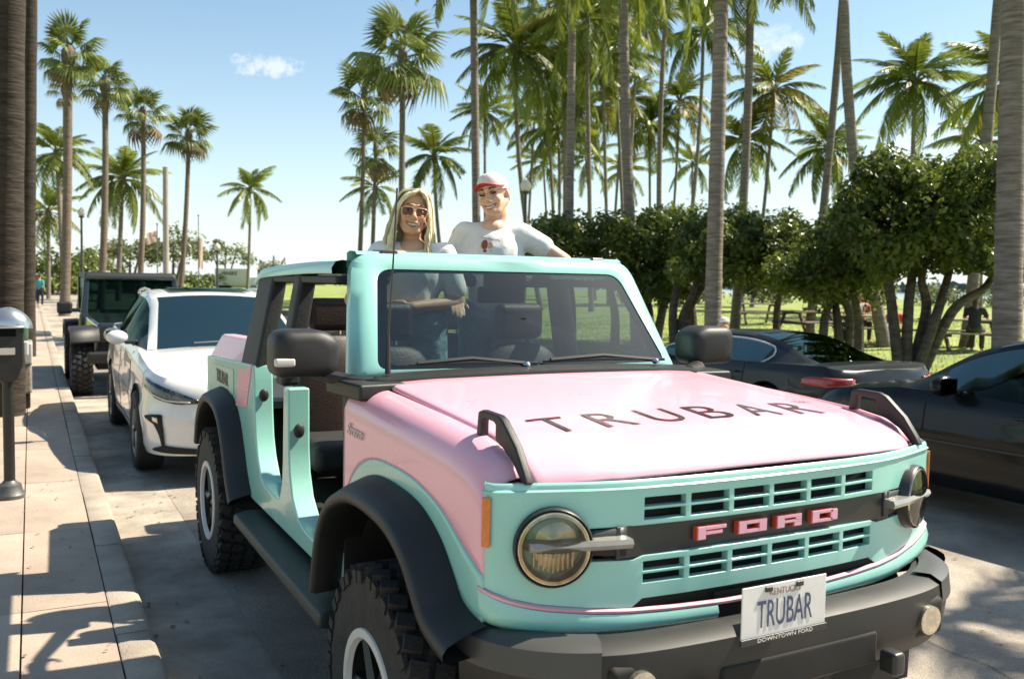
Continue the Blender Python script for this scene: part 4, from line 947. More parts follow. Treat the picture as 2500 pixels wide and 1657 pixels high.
# ------------------------------------------------------------------ palms
K = 2500 / 2366.0      # measurements below were taken on a 2366 px wide view of the photograph
RNG = random.Random(5)
M['frond'] = mat('coconut_frond', (.085, .14, .022), .42, var=.3, scale=1.2, transl=.38, rnd=.28, col2=(.22, .25, .035))
M['frondy'] = mat('yellowing_frond', (.24, .20, .03), .5, var=.3, scale=1.2, transl=.4, rnd=.2, col2=(.34, .27, .05))
M['fan'] = mat('fan_leaf', (.10, .15, .028), .4, var=.3, scale=1.5, transl=.32, rnd=.22, col2=(.22, .25, .055))
M['deadfan'] = mat('dead_fan_leaf', (.16, .11, .05), .8, var=.3, scale=2, rnd=.2)
M['ptrunk'] = mat('palm_trunk_grey', (.135, .110, .082), .9, var=.25, scale=3, stretch=(1, 1, 9), bump=.7, bscale=4, rnd=.12, col2=(.225, .19, .15))
M['ftrunk'] = mat('palm_trunk_brown', (.11, .082, .055), .9, var=.25, scale=3, stretch=(1, 1, 10), bump=.7, bscale=5, rnd=.12, col2=(.185, .145, .105))
def pinnate_mesh(name, arch, droop, n=36, seed=0, mtl='frond', curl=0.0):
    "a feather leaf one unit long that grows along +X and arches down"
    r = random.Random(seed); b = MB()
    def P(t): return Vector((t * (1 - .10 * arch * t), curl * t * t, .30 * t * (1 - t) * .6 - arch * t * t * .62))
    ts = lin(0, 1, 10); b.tube([P(t) for t in ts], [.016 * (1 - .85 * t) + .002 for t in ts], 4, cap=False)
    for i in range(n):
        t = .16 + .84 * (i + .5) / n; p = P(t); d = (P(min(1, t + .02)) - P(t - .02)).normalized(); side = Vector((-d.y, d.x, 0)); side = side.normalized() if side.length > .01 else Vector((0, 1, 0)); up = side.cross(d) * -1
        L = .30 * (math.sin(math.pi * (.16 + .80 * (t - .16) / .84)) ** .7) + .03
        for s in (-1, 1):
            a = rad(48 + 18 * r.random()); dn = droop * (.6 + .8 * r.random())
            dirv = (d * math.cos(a) + side * s * math.sin(a) * (1 - .35 * dn) - Vector((0, 0, 1)) * dn * .55).normalized()
            tipd = (dirv - Vector((0, 0, 1)) * dn * .9).normalized(); l = L * (.85 + .3 * r.random()); wv = d * .0135
            m1 = p + dirv * l * .55; tip = m1 + tipd * l * .45
            b.add([p - wv, p + wv, m1 + wv * 1.1, m1 - wv * 1.1, tip], [(0, 1, 2, 3), (3, 2, 4)])
    return b.mesh(name, M[mtl], smooth=False)
def fan_mesh(name, droop, n=24, seed=0, mtl='fan', pet=.46):
    "stalk and pleated fan, one unit long in all, along +X"
    r = random.Random(seed); b = MB(); hub = Vector((pet, 0, -.05 * droop)); R = 1 - pet
    b.tube([(0, 0, 0), (pet * .5, 0, .01), tuple(hub)], [.012, .009, .007], 4, cap=False)
    for i in range(n):
        a0 = rad(-128 + 256 * i / n); a1 = rad(-128 + 256 * (i + 1) / n); am = (a0 + a1) / 2; l = R * (1.0 - .10 * abs(am) / 2.2) * (.92 + .14 * r.random()); fold = .018 if i % 2 else -.018
        def Q(a, k, z): return hub + Vector((math.cos(a) * k, math.sin(a) * k * .95, z - droop * .35 * (k / R) ** 2 * R - .10 * abs(math.sin(a)) * k))
        k = l * .62
        b.add([Q(am, .01, 0), Q(a0, k, fold), Q(am, k, -fold), Q(a1, k, fold), Q(am + .03 * r.uniform(-1, 1), l, -.05 - .10 * droop - .06 * r.random())], [(0, 1, 2), (0, 2, 3), (1, 4, 2), (2, 4, 3)])
    return b.mesh(name, M[mtl], smooth=False)
PIN = [pinnate_mesh('frond', a, d, 44, i) for i, (a, d) in enumerate(((.45, .25), (.75, .55), (1.0, .85), (1.25, 1.1)))]
PINY = [pinnate_mesh('frond', a, d, 34, 20 + i, 'frondy') for i, (a, d) in enumerate(((.8, .6), (1.2, 1.0)))]
FAN = [fan_mesh('fan_leaf', d, 22, i) for i, d in enumerate((.3, .7, 1.2))]; FAND = [fan_mesh('fan_leaf', 1.6, 16, 9, 'deadfan', .5)]
def place_px(px, depth):
    "ground point under a pixel column at a depth along the view axis"
    q = at_depth(px, 700, depth); x, y = q.x, q.y
    z = ground_z(x, y) if x > 7.5 else (.15 if (-5.4 < x < -1.6) else (.12 if x <= -5.4 else 0.0))
    return Vector((x, y, z))
def palm(kind, cpx, cpy, rpx, bpx, depth, label, dia=.28, nf=22, bend=0.0, yellow=0.0, group='palms of the park', thin=1.0):
    base = place_px(bpx * K, depth); top = at_depth(cpx * K, cpy * K, depth); R = rpx * K / FPX * depth * (1.05 if kind == 'pin' else 1.0)
    o = empty('palm_tree', base, 0, label, 'palm tree', group)
    t = top - base; H = t.z
    mid = Vector((t.x * .5, t.y * .5, H * .5)) + Vector((CR.x, CR.y, 0)) * bend * H
    pts = smooth_path([(0, 0, -.1), tuple(mid * .55 + Vector((0, 0, H * .5 - mid.z * .55)) * 0.0) if False else tuple(Vector((0, 0, 0)).lerp(mid, .5) + Vector((CR.x, CR.y, 0)) * bend * H * .25), tuple(mid), tuple(mid.lerp(t, .5) + Vector((CR.x, CR.y, 0)) * bend * H * .25), tuple(t)], 6)
    m = len(pts); fl = .45 if kind == 'pin' else .3
    rs = [dia / 2 * ((1 + fl * math.exp(-i / m * 22)) * (1 - .25 * i / m)) * (1 + .02 * ((i * 7) % 3 - 1)) for i in range(m)]
    MB().tube(pts, rs, 12).build('trunk', M['ptrunk'] if kind == 'pin' else M['ftrunk'], o)
    core = MB().ell((t.x, t.y, t.z - .05), (dia * .75, dia * .75, .40 if kind == 'pin' else .5), 10, 6); core.build('crown_core', M['ftrunk'], o)
    g = RNG.uniform(0, 6.3); nf = int(nf * (1.12 if kind == 'pin' else .95)); dia *= .86
    for i in range(nf):
        az = g + i * 2.39996 + RNG.uniform(-.25, .25); f = (i + .5) / nf
        if kind == 'pin':
            pit = rad(78 - 112 * f + RNG.uniform(-13, 13)); L = R * (1.02 + .22 * RNG.random()) * (1.0 if f > .12 else .75)
            me = (RNG.choice(PINY) if RNG.random() < yellow * (f + .3) else PIN[min(3, int(f * 3.2 + RNG.random() * .8))])
            z0 = t.z + .12 - .25 * f
        else:
            pit = rad(80 - 118 * f + RNG.uniform(-14, 14)); L = R * (.95 + .35 * RNG.random()); me = FAN[min(2, int(f * 2.6 + RNG.random() * .6))]
            if f > .90: me = FAND[0]
            z0 = t.z + .25 - .55 * f
        q = part('frond', me, o, (t.x + .06 * math.cos(az), t.y + .06 * math.sin(az), z0), (RNG.uniform(-.35, .35), -pit, az), (L, L, L))
        q.rotation_mode = 'XYZ'
    return o
PARK = 'coconut palms of the park'; LAB = {
 'a': 'coconut palm with a thin curved trunk and arching feathery fronds beyond the green trees'}
def nm_pin(extra): return 'coconut palm ' + extra
P_ = [
 # left side of the street: fan palms in a row and feather palms between them
 ('fan', 158, 128, 70, 148, 38, 'fan palm standing on the pavement ahead of the parking meter, tallest of its row', .40, 24, .004),
 ('fan', 242, 196, 56, 232, 46, 'fan palm with shaggy round crown, second in the row along the pavement', .36, 22, .01),
 ('fan', 330, 262, 56, 320, 53, 'fan palm with loose hanging leaves, third in the row along the pavement', .34, 20, .012),
 ('fan', 436, 312, 58, 414, 58, 'fan palm with round crown behind the bare concrete pole', .34, 22, .01),
 ('pin', 132, 355, 82, 150, 50, nm_pin('with dark crown behind the tallest fan palm of the pavement row'), .30, 20, 0),
 ('pin', 283, 415, 88, 272, 62, nm_pin('with broad dark crown between two fan palms of the pavement row'), .34, 24, 0),
 ('pin', 112, 490, 66, 112, 64, nm_pin('low and yellowing, beside the lamp post on the pavement'), .28, 20, 0, .6),
 ('pin', 577, 440, 64, 571, 82, nm_pin('standing alone against open sky beyond the rental truck'), .30, 17, .01),
 ('fan', 150, 205, 36, 152, 44, 'small fan palm head hanging below the crown of the tallest fan palm', .25, 12, 0),
 # middle
 ('fan', 842, 222, 78, 825, 42, 'slim fan palm behind the blonde woman, shorter of the two tall ones', .24, 20, .006),
 ('fan', 930, 130, 108, 922, 38, 'tall fan palm rising behind the blonde woman', .30, 22, .004),
 ('fan', 868, 345, 60, 856, 50, 'small fan palm between the two tall fan palms', .22, 16, .0),
 ('pin', 868, 435, 62, 858, 62, nm_pin('with a small crown low behind the blonde woman'), .22, 16, .0),
 ('pin', 1003, 362, 82, 1036, 52, nm_pin('with a thin bowed trunk between the two women'), .24, 20, -.02),
 ('pin', 1120, 262, 68, 1122, 66, nm_pin('with small crown behind the grey trunk beside the capped woman'), .24, 18, .0),
 ('pin', 1192, 120, 128, 1252, 46, nm_pin('with a large crown and bowed trunk above the capped woman'), .27, 26, -.03),
 ('pin', 1092, -140, 150, 1106, 27, nm_pin('with thick straight grey trunk beside the capped woman, crown above the picture'), .27, 22, 0),
 ('pin', 1300, 175, 112, 1300, 56, nm_pin('with ragged crown over the globe lamp'), .26, 24, .01),
 ('pin', 1290, 300, 88, 1288, 64, nm_pin('with low dense crown over the globe lamp'), .26, 22, .01),
 ('pin', 1355, 45, 120, 1368, 44, nm_pin('with slim dark trunk right of the capped woman, high crown'), .24, 24, 0, .15),
 ('pin', 1392, 140, 110, 1408, 54, nm_pin('with brown fibres below its crown, right of the slim dark trunk'), .24, 22, 0, .15),
 ('pin', 1325, -150, 150, 1314, 25, nm_pin('with straight grey trunk right behind the windscreen frame, crown out of view'), .26, 20, 0),
 ('pin', 1440, -130, 150, 1478, 23, nm_pin('with a thick bottle-shaped grey trunk above the clipped trees'), .30, 20, -.01),
 ('pin', 1545, -60, 130, 1530, 34, nm_pin('with slim wavy trunk in front of the pale sky gap'), .22, 22, -.015),
 ('pin', 1475, 40, 105, 1440, 60, nm_pin('half hidden behind the bottle-shaped trunk'), .24, 20, .0, .3),
 ('pin', 1500, 300, 84, 1505, 70, nm_pin('low behind the wavy trunk'), .24, 20, .0),
 ('pin', 1625, 75, 105, 1568, 52, nm_pin('with leaning trunk and brown heart in the pale sky gap'), .26, 22, .02),
 ('pin', 1720, 330, 92, 1716, 58, nm_pin('low and dark behind the big smooth trunk'), .26, 20, .0),
 ('pin', 1672, -200, 170, 1650, 16.5, nm_pin('with big smooth grey trunk rising behind the right door mirror'), .32, 20, 0),
 ('pin', 1735, -110, 150, 1700, 27, nm_pin('with darker trunk leaning close behind the big smooth trunk'), .29, 22, .01),
 ('pin', 1788, 212, 98, 1738, 56, nm_pin('with yellowing fronds on a slim leaning trunk'), .25, 22, .01, .55),
 ('pin', 1914, 345, 92, 1905, 56, nm_pin('with dark drooping fronds behind the pale leaning trunk'), .26, 22, 0),
 ('pin', 1962, -260, 150, 1872, 27, nm_pin('with pale slim trunk leaning right'), .26, 20, .01),
 ('pin', 1955, -270, 150, 2052, 23, nm_pin('with thick trunk that bows left above the dense tree'), .30, 20, -.035),
 ('pin', 2114, 190, 125, 2102, 48, nm_pin('with a full round crown above the dense tree'), .28, 26, 0),
 ('pin', 2350, 190, 150, 2310, 40, nm_pin('with long fronds at the edge of the dense tree'), .28, 24, 0, .2),
 ('pin', 2325, -260, 150, 2240, 23, nm_pin('with slim blue-grey trunk leaning above the dense tree'), .30, 20, .005),
 ('pin', 2352, -330, 190, 2338, 11.4, nm_pin('with broad pale trunk beside the dense tree, nearest to the black-blue car'), .36, 18, 0),
 ('pin', 2270, 330, 90, 2268, 60, nm_pin('low behind the slim blue-grey trunk'), .26, 18, 0),
 ('pin', 1235, 270, 80, 1212, 72, nm_pin('in the second rank, low left of the ragged crown'), .24, 13, 0, .2),
 ('pin', 1345, 255, 84, 1376, 70, nm_pin('in the second rank, between the slim dark trunk and its neighbour'), .24, 20, 0.005, .2),
 ('pin', 1440, 240, 86, 1412, 68, nm_pin('in the second rank, behind the bottle-shaped trunk'), .24, 20, -0.005, .2),
 ('pin', 1255, 380, 64, 1275, 84, nm_pin('in the third rank, just above the globe lamp'), .24, 13, 0, .2),
 ('pin', 1360, 370, 66, 1362, 86, nm_pin('in the third rank, right of the globe lamp'), .24, 13, 0, .2),
 ('pin', 1440, 395, 60, 1436, 88, nm_pin('in the third rank, low behind the bottle-shaped trunk'), .24, 13, 0, .2),
 ('pin', 1570, 235, 80, 1538, 70, nm_pin('in the second rank, behind the leaning trunk'), .24, 20, 0.01, .2),
 ('pin', 1600, 380, 58, 1598, 90, nm_pin('in the third rank, low in the pale sky gap'), .24, 13, 0, .2),
 ('pin', 1415, 10, 110, 1450, 58, nm_pin('in the second rank, high crown left of the bottle-shaped trunk'), .24, 13, 0, .2),
 ('pin', 1255, 40, 100, 1290, 60, nm_pin('in the second rank, high crown above the capped woman'), .24, 13, 0, .2),

]
for a in P_: palm(*a[:10], **({'yellow': a[10]} if len(a) > 10 else {}), group='palms along the street' if a[1] < 700 else 'palms of the park')
# two trunks close by on the pavement, crowns far above
for (px, dep, dia, lab) in ((10, 10.2, .33, 'stout brown palm trunk rising behind the parking meter, crown out of view'), (62, 17.5, .28, 'pale palm trunk half hidden behind the stout brown one')):
    base = place_px(px, dep); base.z = .15; o = empty('palm_tree', base, 0, lab, 'palm tree', 'palms along the street')
    top = Vector((.28, .1, 11.5)); pts = [tuple(top * t + Vector((0, 0, -.05))) for t in lin(0, 1, 26)]
    MB().tube(pts, [dia / 2 * (1 + .25 * math.exp(-i / 2.0)) * (1 - .012 * i) * (1 + .025 * ((i * 5) % 3 - 1)) for i in range(26)], 18).build('trunk', mat('shaded_palm_bark', (.020, .014, .008), .95, var=.3, scale=4, stretch=(1, 1, 6), bump=.9, bscale=6, col2=(.042, .031, .02)), o)  # bark colour darkened to stand in for shade on these two trunks
    for i in range(16):
        az = i * 2.4; part('frond', FAN[i % 3], o, (top.x, top.y, top.z), (0, -rad(70 - 110 * i / 16), az), (1.9, 1.9, 1.9))

# ------------------------------------------------------------------ broadleaf trees
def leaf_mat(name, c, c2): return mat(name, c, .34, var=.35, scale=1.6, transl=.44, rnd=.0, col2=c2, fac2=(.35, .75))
M['leafd'] = leaf_mat('glossy_leaf', (.045, .08, .013), (.16, .195, .03))
M['leafm'] = leaf_mat('mid_leaf', (.065, .11, .018), (.21, .24, .04))
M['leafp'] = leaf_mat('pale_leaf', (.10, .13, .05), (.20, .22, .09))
M['bark'] = mat('grey_bark', (.055, .043, .030), .9, var=.3, scale=5, stretch=(1, 1, 3), bump=.6, bscale=9, col2=(.10, .082, .06))
def leaf_cloud(b, c, r, n, size, rng, flat=.8):
    for _ in range(n):
        v = Vector((rng.gauss(0, 1), rng.gauss(0, 1), rng.gauss(0, 1))); v.normalize(); k = r * (rng.random() ** .45)
        p = Vector(c) + Vector((v.x * k, v.y * k, v.z * k * flat))
        nrm = (v * .6 + Vector((rng.uniform(-1, 1), rng.uniform(-1, 1), rng.uniform(-.3, 1.2)))).normalized()
        x = nrm.cross(Vector((rng.uniform(-1, 1), rng.uniform(-1, 1), rng.uniform(-1, 1)))).normalized(); y = nrm.cross(x); s = size * rng.uniform(.65, 1.3)
        b.add([p - x * s * .5, p - y * s * .28 + nrm * s * .06, p + x * s * .5, p + y * s * .28 + nrm * s * .06], [(0, 1, 2, 3)])
def broadleaf(name, label, depth, top, bottom, stems, nclump, leafs, size, crad, mtl, group, dj=1.4, seed=0, stemr=.09, base_px=None, catg='tree'):
    "top/bottom: crown outline (px, py) at that depth; stems: lists of (px, py) from root to crown"
    rng = random.Random(seed); bp = base_px if base_px else stems[0][0][0]
    base = place_px(bp * K, depth); o = empty(name, base, 0, label, catg, group)
    b = MB(); x0, x1 = top[0][0], top[-1][0]; cs = []; tries = 0
    while len(cs) < nclump and tries < 5000:
        tries += 1; px = rng.uniform(x0, x1); zt, zb_ = interp(top, px), interp(bottom, px)
        if zb_ <= zt: continue
        rp = crad / depth * FPX / K; py = rng.uniform(zt + rp * .5, max(zt + rp * .5, zb_ - rp * .4)); q = at_depth(px * K, py * K, depth + rng.uniform(-dj, dj)); cs.append(q)
    for q in cs: leaf_cloud(b, q - base, crad * rng.uniform(.55, 1.35), int(leafs * rng.uniform(.5, 1.3)), size, rng)
    b.build('crown', M[mtl], o, smooth=False)
    tr = MB()
    for st in stems:
        pts = []
        for i, (px, py) in enumerate(st):
            q = at_depth(px * K, py * K, depth + (rng.uniform(-.25, .25) if i else 0))
            if i == 0: q = Vector((q.x, q.y, ground_z(q.x, q.y) if q.x > 7.5 else 0)) - Vector((0, 0, .05))
            pts.append(tuple(q - base))
        sp = smooth_path(pts, 5); m = len(sp); k = stemr * (1 if len(st) > 2 else .6)
        tr.tube(sp, [k * (1.25 - .75 * i / m) for i in range(m)], 9)
    tr.build('trunk', M['bark'], o)
    # twigs from trunk tops to clumps
    tw = MB()
    ends = [at_depth(st[-1][0] * K, st[-1][1] * K, depth) - base for st in stems]
    for q in cs[::2]:
        q = q - base; e = min(ends, key=lambda v: (v - q).length); md = e.lerp(q, .5) + Vector((0, 0, -.08)); tw.tube([tuple(e), tuple(md), tuple(q)], [stemr * .45, stemr * .3, stemr * .12], 5, cap=False)
    tw.build('branch', M['bark'], o)
    return o
TG = 'clipped green trees at the edge of the park'
broadleaf('broadleaf_tree', 'dense dark tree with several bowed trunks beside the broad pale palm trunk', 15.5, [(1950, 470), (1990, 380), (2040, 345), (2120, 350), (2200, 350), (2290, 335), (2370, 338)], [(1950, 560), (2000, 650), (2060, 640), (2120, 655), (2200, 610), (2290, 640), (2370, 660)],
    [[(2085, 815), (2060, 700), (2050, 600), (2060, 520)], [(2100, 815), (2140, 720), (2130, 640), (2160, 560)], [(2110, 815), (2160, 740), (2190, 640), (2210, 560)], [(2120, 815), (2200, 720), (2280, 660), (2330, 560)], [(2095, 815), (2100, 700), (2110, 600), (2080, 500)]], 250, 140, .125, .34, 'leafd', TG, 1.8, 3, .085)
broadleaf('broadleaf_tree', 'leafy tree with twin trunks behind the right door mirror', 21, [(1565, 560), (1600, 500), (1640, 450), (1700, 465), (1760, 492), (1830, 480), (1860, 520)], [(1565, 640), (1600, 690), (1680, 655), (1760, 650), (1830, 690), (1860, 640)],
    [[(1560, 800), (1555, 720), (1570, 640), (1590, 590)], [(1575, 800), (1590, 720), (1630, 650), (1660, 600)], [(1565, 800), (1575, 740), (1600, 680), (1620, 620)]], 150, 125, .135, .36, 'leafm', TG, 1.6, 4, .10)
broadleaf('broadleaf_tree', 'leafy tree with low crown beside the picnic tables', 19, [(1800, 600), (1850, 575), (1900, 530), (1950, 490), (2000, 450), (2030, 440)], [(1800, 650), (1850, 690), (1910, 715), (1960, 640), (2000, 690), (2030, 640)],
    [[(1945, 800), (1935, 740), (1925, 680), (1900, 600)], [(1960, 800), (1965, 730), (1940, 670), (1950, 560)], [(1900, 800), (1905, 740), (1915, 690), (1880, 620)]], 95, 130, .13, .34, 'leafm', TG, 1.5, 6, .09)
broadleaf('broadleaf_tree', 'wide green tree right behind the windscreen frame of the off-roader', 24, [(1230, 555), (1260, 490), (1330, 500), (1400, 490), (1470, 500), (1540, 460), (1600, 480)], [(1230, 620), (1300, 640), (1400, 660), (1480, 690), (1540, 680), (1600, 660)],
    [[(1500, 800), (1500, 720), (1480, 650), (1460, 590)], [(1515, 800), (1530, 720), (1550, 650), (1540, 560)], [(1420, 800), (1420, 720), (1400, 640), (1380, 580)], [(1320, 800), (1320, 700), (1310, 620), (1300, 560)]], 150, 125, .15, .42, 'leafd', TG, 1.8, 7, .11)
broadleaf('broadleaf_tree', 'leafy tree between the wide green tree and the twin-trunked one', 23, [(1470, 540), (1530, 470), (1600, 480), (1650, 520)], [(1470, 660), (1530, 700), (1600, 690), (1650, 660)],
    [[(1600, 800), (1600, 720), (1580, 660), (1560, 600)]], 60, 120, .14, .38, 'leafd', TG, 1.5, 8, .10)
broadleaf('broadleaf_tree', 'leafy tree with dark trunk between the picnic tables', 26, [(1700, 560), (1760, 530), (1830, 500), (1900, 540)], [(1700, 650), (1760, 690), (1830, 680), (1900, 680)],
    [[(1795, 780), (1795, 720), (1805, 660), (1810, 600)]], 75, 115, .15, .42, 'leafd', TG, 1.6, 18, .10)
broadleaf('broadleaf_tree', 'dark leafy tree in the gap left of the dense dark tree', 18, [(1860, 560), (1900, 500), (1950, 450), (2000, 420), (2040, 420)], [(1860, 660), (1900, 700), (1950, 690), (2000, 700), (2040, 680)],
    [[(1985, 810), (1985, 750), (1975, 690), (1960, 600)]], 80, 130, .13, .36, 'leafd', TG, 1.4, 41, .09)
# thinner trees and bushes far behind
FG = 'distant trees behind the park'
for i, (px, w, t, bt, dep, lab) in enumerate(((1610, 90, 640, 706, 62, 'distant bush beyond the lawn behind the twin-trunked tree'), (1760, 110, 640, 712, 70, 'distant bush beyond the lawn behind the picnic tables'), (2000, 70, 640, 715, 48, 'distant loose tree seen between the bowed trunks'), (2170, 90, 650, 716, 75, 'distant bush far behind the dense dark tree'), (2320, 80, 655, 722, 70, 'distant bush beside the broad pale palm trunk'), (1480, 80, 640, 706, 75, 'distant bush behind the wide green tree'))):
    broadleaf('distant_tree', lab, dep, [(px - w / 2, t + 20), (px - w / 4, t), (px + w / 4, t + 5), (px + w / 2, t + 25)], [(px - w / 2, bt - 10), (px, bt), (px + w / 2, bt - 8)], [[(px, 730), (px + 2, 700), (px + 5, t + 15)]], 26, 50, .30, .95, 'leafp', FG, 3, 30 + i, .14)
OG = 'loose trees at the far end of the street'
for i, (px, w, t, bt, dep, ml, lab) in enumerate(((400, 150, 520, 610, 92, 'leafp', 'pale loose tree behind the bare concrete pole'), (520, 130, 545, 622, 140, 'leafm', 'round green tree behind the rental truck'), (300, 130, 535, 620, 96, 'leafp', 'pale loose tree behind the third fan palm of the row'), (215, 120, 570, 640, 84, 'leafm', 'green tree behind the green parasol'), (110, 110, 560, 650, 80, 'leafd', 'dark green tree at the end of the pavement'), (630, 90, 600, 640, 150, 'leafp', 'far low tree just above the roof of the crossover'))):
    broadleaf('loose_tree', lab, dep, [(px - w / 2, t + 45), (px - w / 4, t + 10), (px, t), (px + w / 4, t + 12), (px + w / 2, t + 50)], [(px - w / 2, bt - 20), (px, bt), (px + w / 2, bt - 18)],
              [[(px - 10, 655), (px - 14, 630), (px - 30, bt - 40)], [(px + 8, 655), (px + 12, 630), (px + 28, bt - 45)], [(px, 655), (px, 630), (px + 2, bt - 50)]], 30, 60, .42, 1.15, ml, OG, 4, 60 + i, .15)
# hedges that close the far ends
HG = 'low hedges at the end of the street'
for i, (px, w, t, dep, lab) in enumerate(((150, 130, 640, 78, 'low hedge at the end of the pavement'), (300, 170, 628, 110, 'low hedge behind the boxy off-roader'), (450, 150, 625, 120, 'low hedge behind the flag poles'), (640, 150, 632, 170, 'far low hedge behind the rental truck'), (800, 200, 640, 180, 'far low hedge behind the rear pillar of the off-roader'))):
    broadleaf('hedge', lab, dep, [(px - w / 2, t + 4), (px, t), (px + w / 2, t + 4)], [(px - w / 2, 662), (px, 665), (px + w / 2, 664)], [[(px, 668), (px, 650), (px, t + 10)]], 34, 46, .5, 1.1, 'leafm', HG, 3, 90 + i, .12, catg='hedge')
# far shore across the water
b = MB(); rg = random.Random(77)
for i in range(1500):
    a = rad(rg.uniform(12, 80)); d = rg.uniform(560, 640); x, y = d * math.sin(a), d * math.cos(a); h = 3 + 7 * abs(noise.noise((a * 14, 0, 0)))
    leaf_cloud(b, (x, y, h * rg.random()), 4, 2, 6, rg)
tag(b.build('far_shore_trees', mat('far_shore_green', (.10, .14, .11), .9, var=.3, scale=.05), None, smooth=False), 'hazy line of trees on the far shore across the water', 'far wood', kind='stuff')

# a palm beyond the edge of the view, whose crown shades the road beside the off-roader
o = empty('palm_tree', (8.7, -.5, .15), 0, 'coconut palm beside the road ahead of the black-blue car, outside the view', 'palm tree', 'palms of the park')
MB().tube(smooth_path([(0, 0, -.1), (.05, 0, 2), (.1, .05, 4.5), (0, 0, 7.2)], 5), [.2 - .006 * i for i in range(16)], 12).build('trunk', M['ptrunk'], o)
for i in range(11): part('frond', PIN[min(3, int(i / 11 * 3.6))], o, (0, 0, 7.3), (0, -rad(75 - 100 * i / 11), i * 2.4), (1.4, 1.4, 1.4))
# ------------------------------------------------------------------ people
M['skin1'] = mat('tanned_skin', (.62, .34, .20), .5, var=.08, scale=14, sss=.12)
M['skin2'] = mat('fair_skin', (.68, .41, .275), .5, var=.08, scale=14, sss=.12)
M['blonde'] = mat('blonde_hair', (.60, .48, .26), .42, var=.28, scale=40, stretch=(1, 1, .15), col2=(.80, .69, .45))
M['darkhair'] = mat('dark_hair', (.035, .022, .014), .5, var=.3, scale=30)
M['brownhair'] = mat('brown_hair', (.09, .045, .022), .5, var=.3, scale=30)
M['tee'] = mat('white_cotton', (.76, .735, .70), .85, var=.06, scale=9, bump=.9, bscale=5, sheen=.2)
M['denim'] = mat('washed_denim', (.13, .24, .30), .85, var=.35, scale=9, bump=.4, bscale=30, col2=(.26, .38, .43))
M['capwhite'] = mat('cap_white', (.66, .62, .60), .8, var=.05, scale=30, bump=.05)
M['capred'] = mat('cap_brim_red', (.55, .035, .035), .6, var=.08)
M['eyedark'] = mat('eye_dark', (.02, .012, .008), .25)
M['eyewhite'] = mat('eye_white', (.62, .58, .54), .3)
M['lip'] = mat('lip', (.42, .13, .10), .4, var=.1)
M['teeth'] = mat('teeth', (.78, .74, .68), .3)
M['specs'] = mat('pink_spectacle_frame', (.62, .36, .22), .25, var=.1, coat=.5)
M['speclens'] = glass('tinted_spectacle_lens', (.62, .46, .34), 1.4)
def on_y(px, py, Y):
    d = ray(px, py); t = (Y - CAM_POS.y) / d.y; return CAM_POS + d * t
def hand_caps(b, wrist, dirv, palmn, size=1.0, curl=.5, thumb=1):
    "palm with five bent fingers; dirv = where the fingers point, palmn = palm normal"
    d = Vector(dirv).normalized(); n = Vector(palmn).normalized(); n = (n - d * n.dot(d)).normalized(); x = d.cross(n); w = Vector(wrist); s = size
    b.capsule(w + d * .012, w + d * .05 * s, .024 * s, .026 * s); 
    for k in (-1, -.33, .33, 1):
        a = w + d * .045 * s + x * k * .025 * s; c = w + d * .085 * s + x * k * .030 * s; b.capsule(a, c, .016 * s, .0125 * s)
        L = (.036, .044, .047, .040)[int(round((k + 1) * 1.5))] * s
        p = c; ang = curl * .5
        for j in range(3):
            q = p + (d * math.cos(ang) + n * math.sin(ang)) * L * (1, .7, .55)[j]; b.capsule(p, q, .0098 * s * (1 - .08 * j), .009 * s * (1 - .08 * j), 8, 3); p = q; ang += curl * .7
    p = w + d * .02 * s + x * thumb * .025 * s; q = p + (d * .55 + x * thumb * .75 + n * .3).normalized() * .042 * s; r = q + (d * .85 + x * thumb * .25 + n * .4).normalized() * .032 * s
    b.capsule(p, q, .015 * s, .011 * s, 8, 3); b.capsule(q, r, .0105 * s, .009 * s, 8, 3)
def head_shapes(b, T, s=1.0):
    def E(c, r): 
        q = MB().ell((0, 0, 0), [k * s for k in r], 18, 12); q.v = [tuple(T @ (Vector(v) + Vector(c) * s)) for v in q.v]; b.add(q.v, q.f)
    def Cp(a, c, ra, rb): b.capsule(T @ (Vector(a) * s), T @ (Vector(c) * s), ra * s, rb * s, 10, 4)
    E((0, .015, .030), (.074, .092, .086)); E((0, -.022, -.036), (.060, .070, .080)); E((0, -.066, -.092), (.028, .024, .022))
    for k in (-1, 1):
        Cp((k * .054, .0, -.045), (k * .024, -.055, -.088), .023, .022); E((k * .037, -.072, -.030), (.025, .018, .024)); Cp((k * .010, -.090, .030), (k * .045, -.076, .030), .010, .009)
        E((k * .077, .014, -.006), (.010, .019, .031)); E((k * .011, -.100, -.033), (.010, .010, .008))
    Cp((0, -.088, .014), (0, -.112, -.027), .009, .0125)
    Cp((-.018, -.092, -.060), (.018, -.092, -.060), .010, .010); Cp((-.014, -.090, -.074), (.014, -.090, -.074), .010, .010)
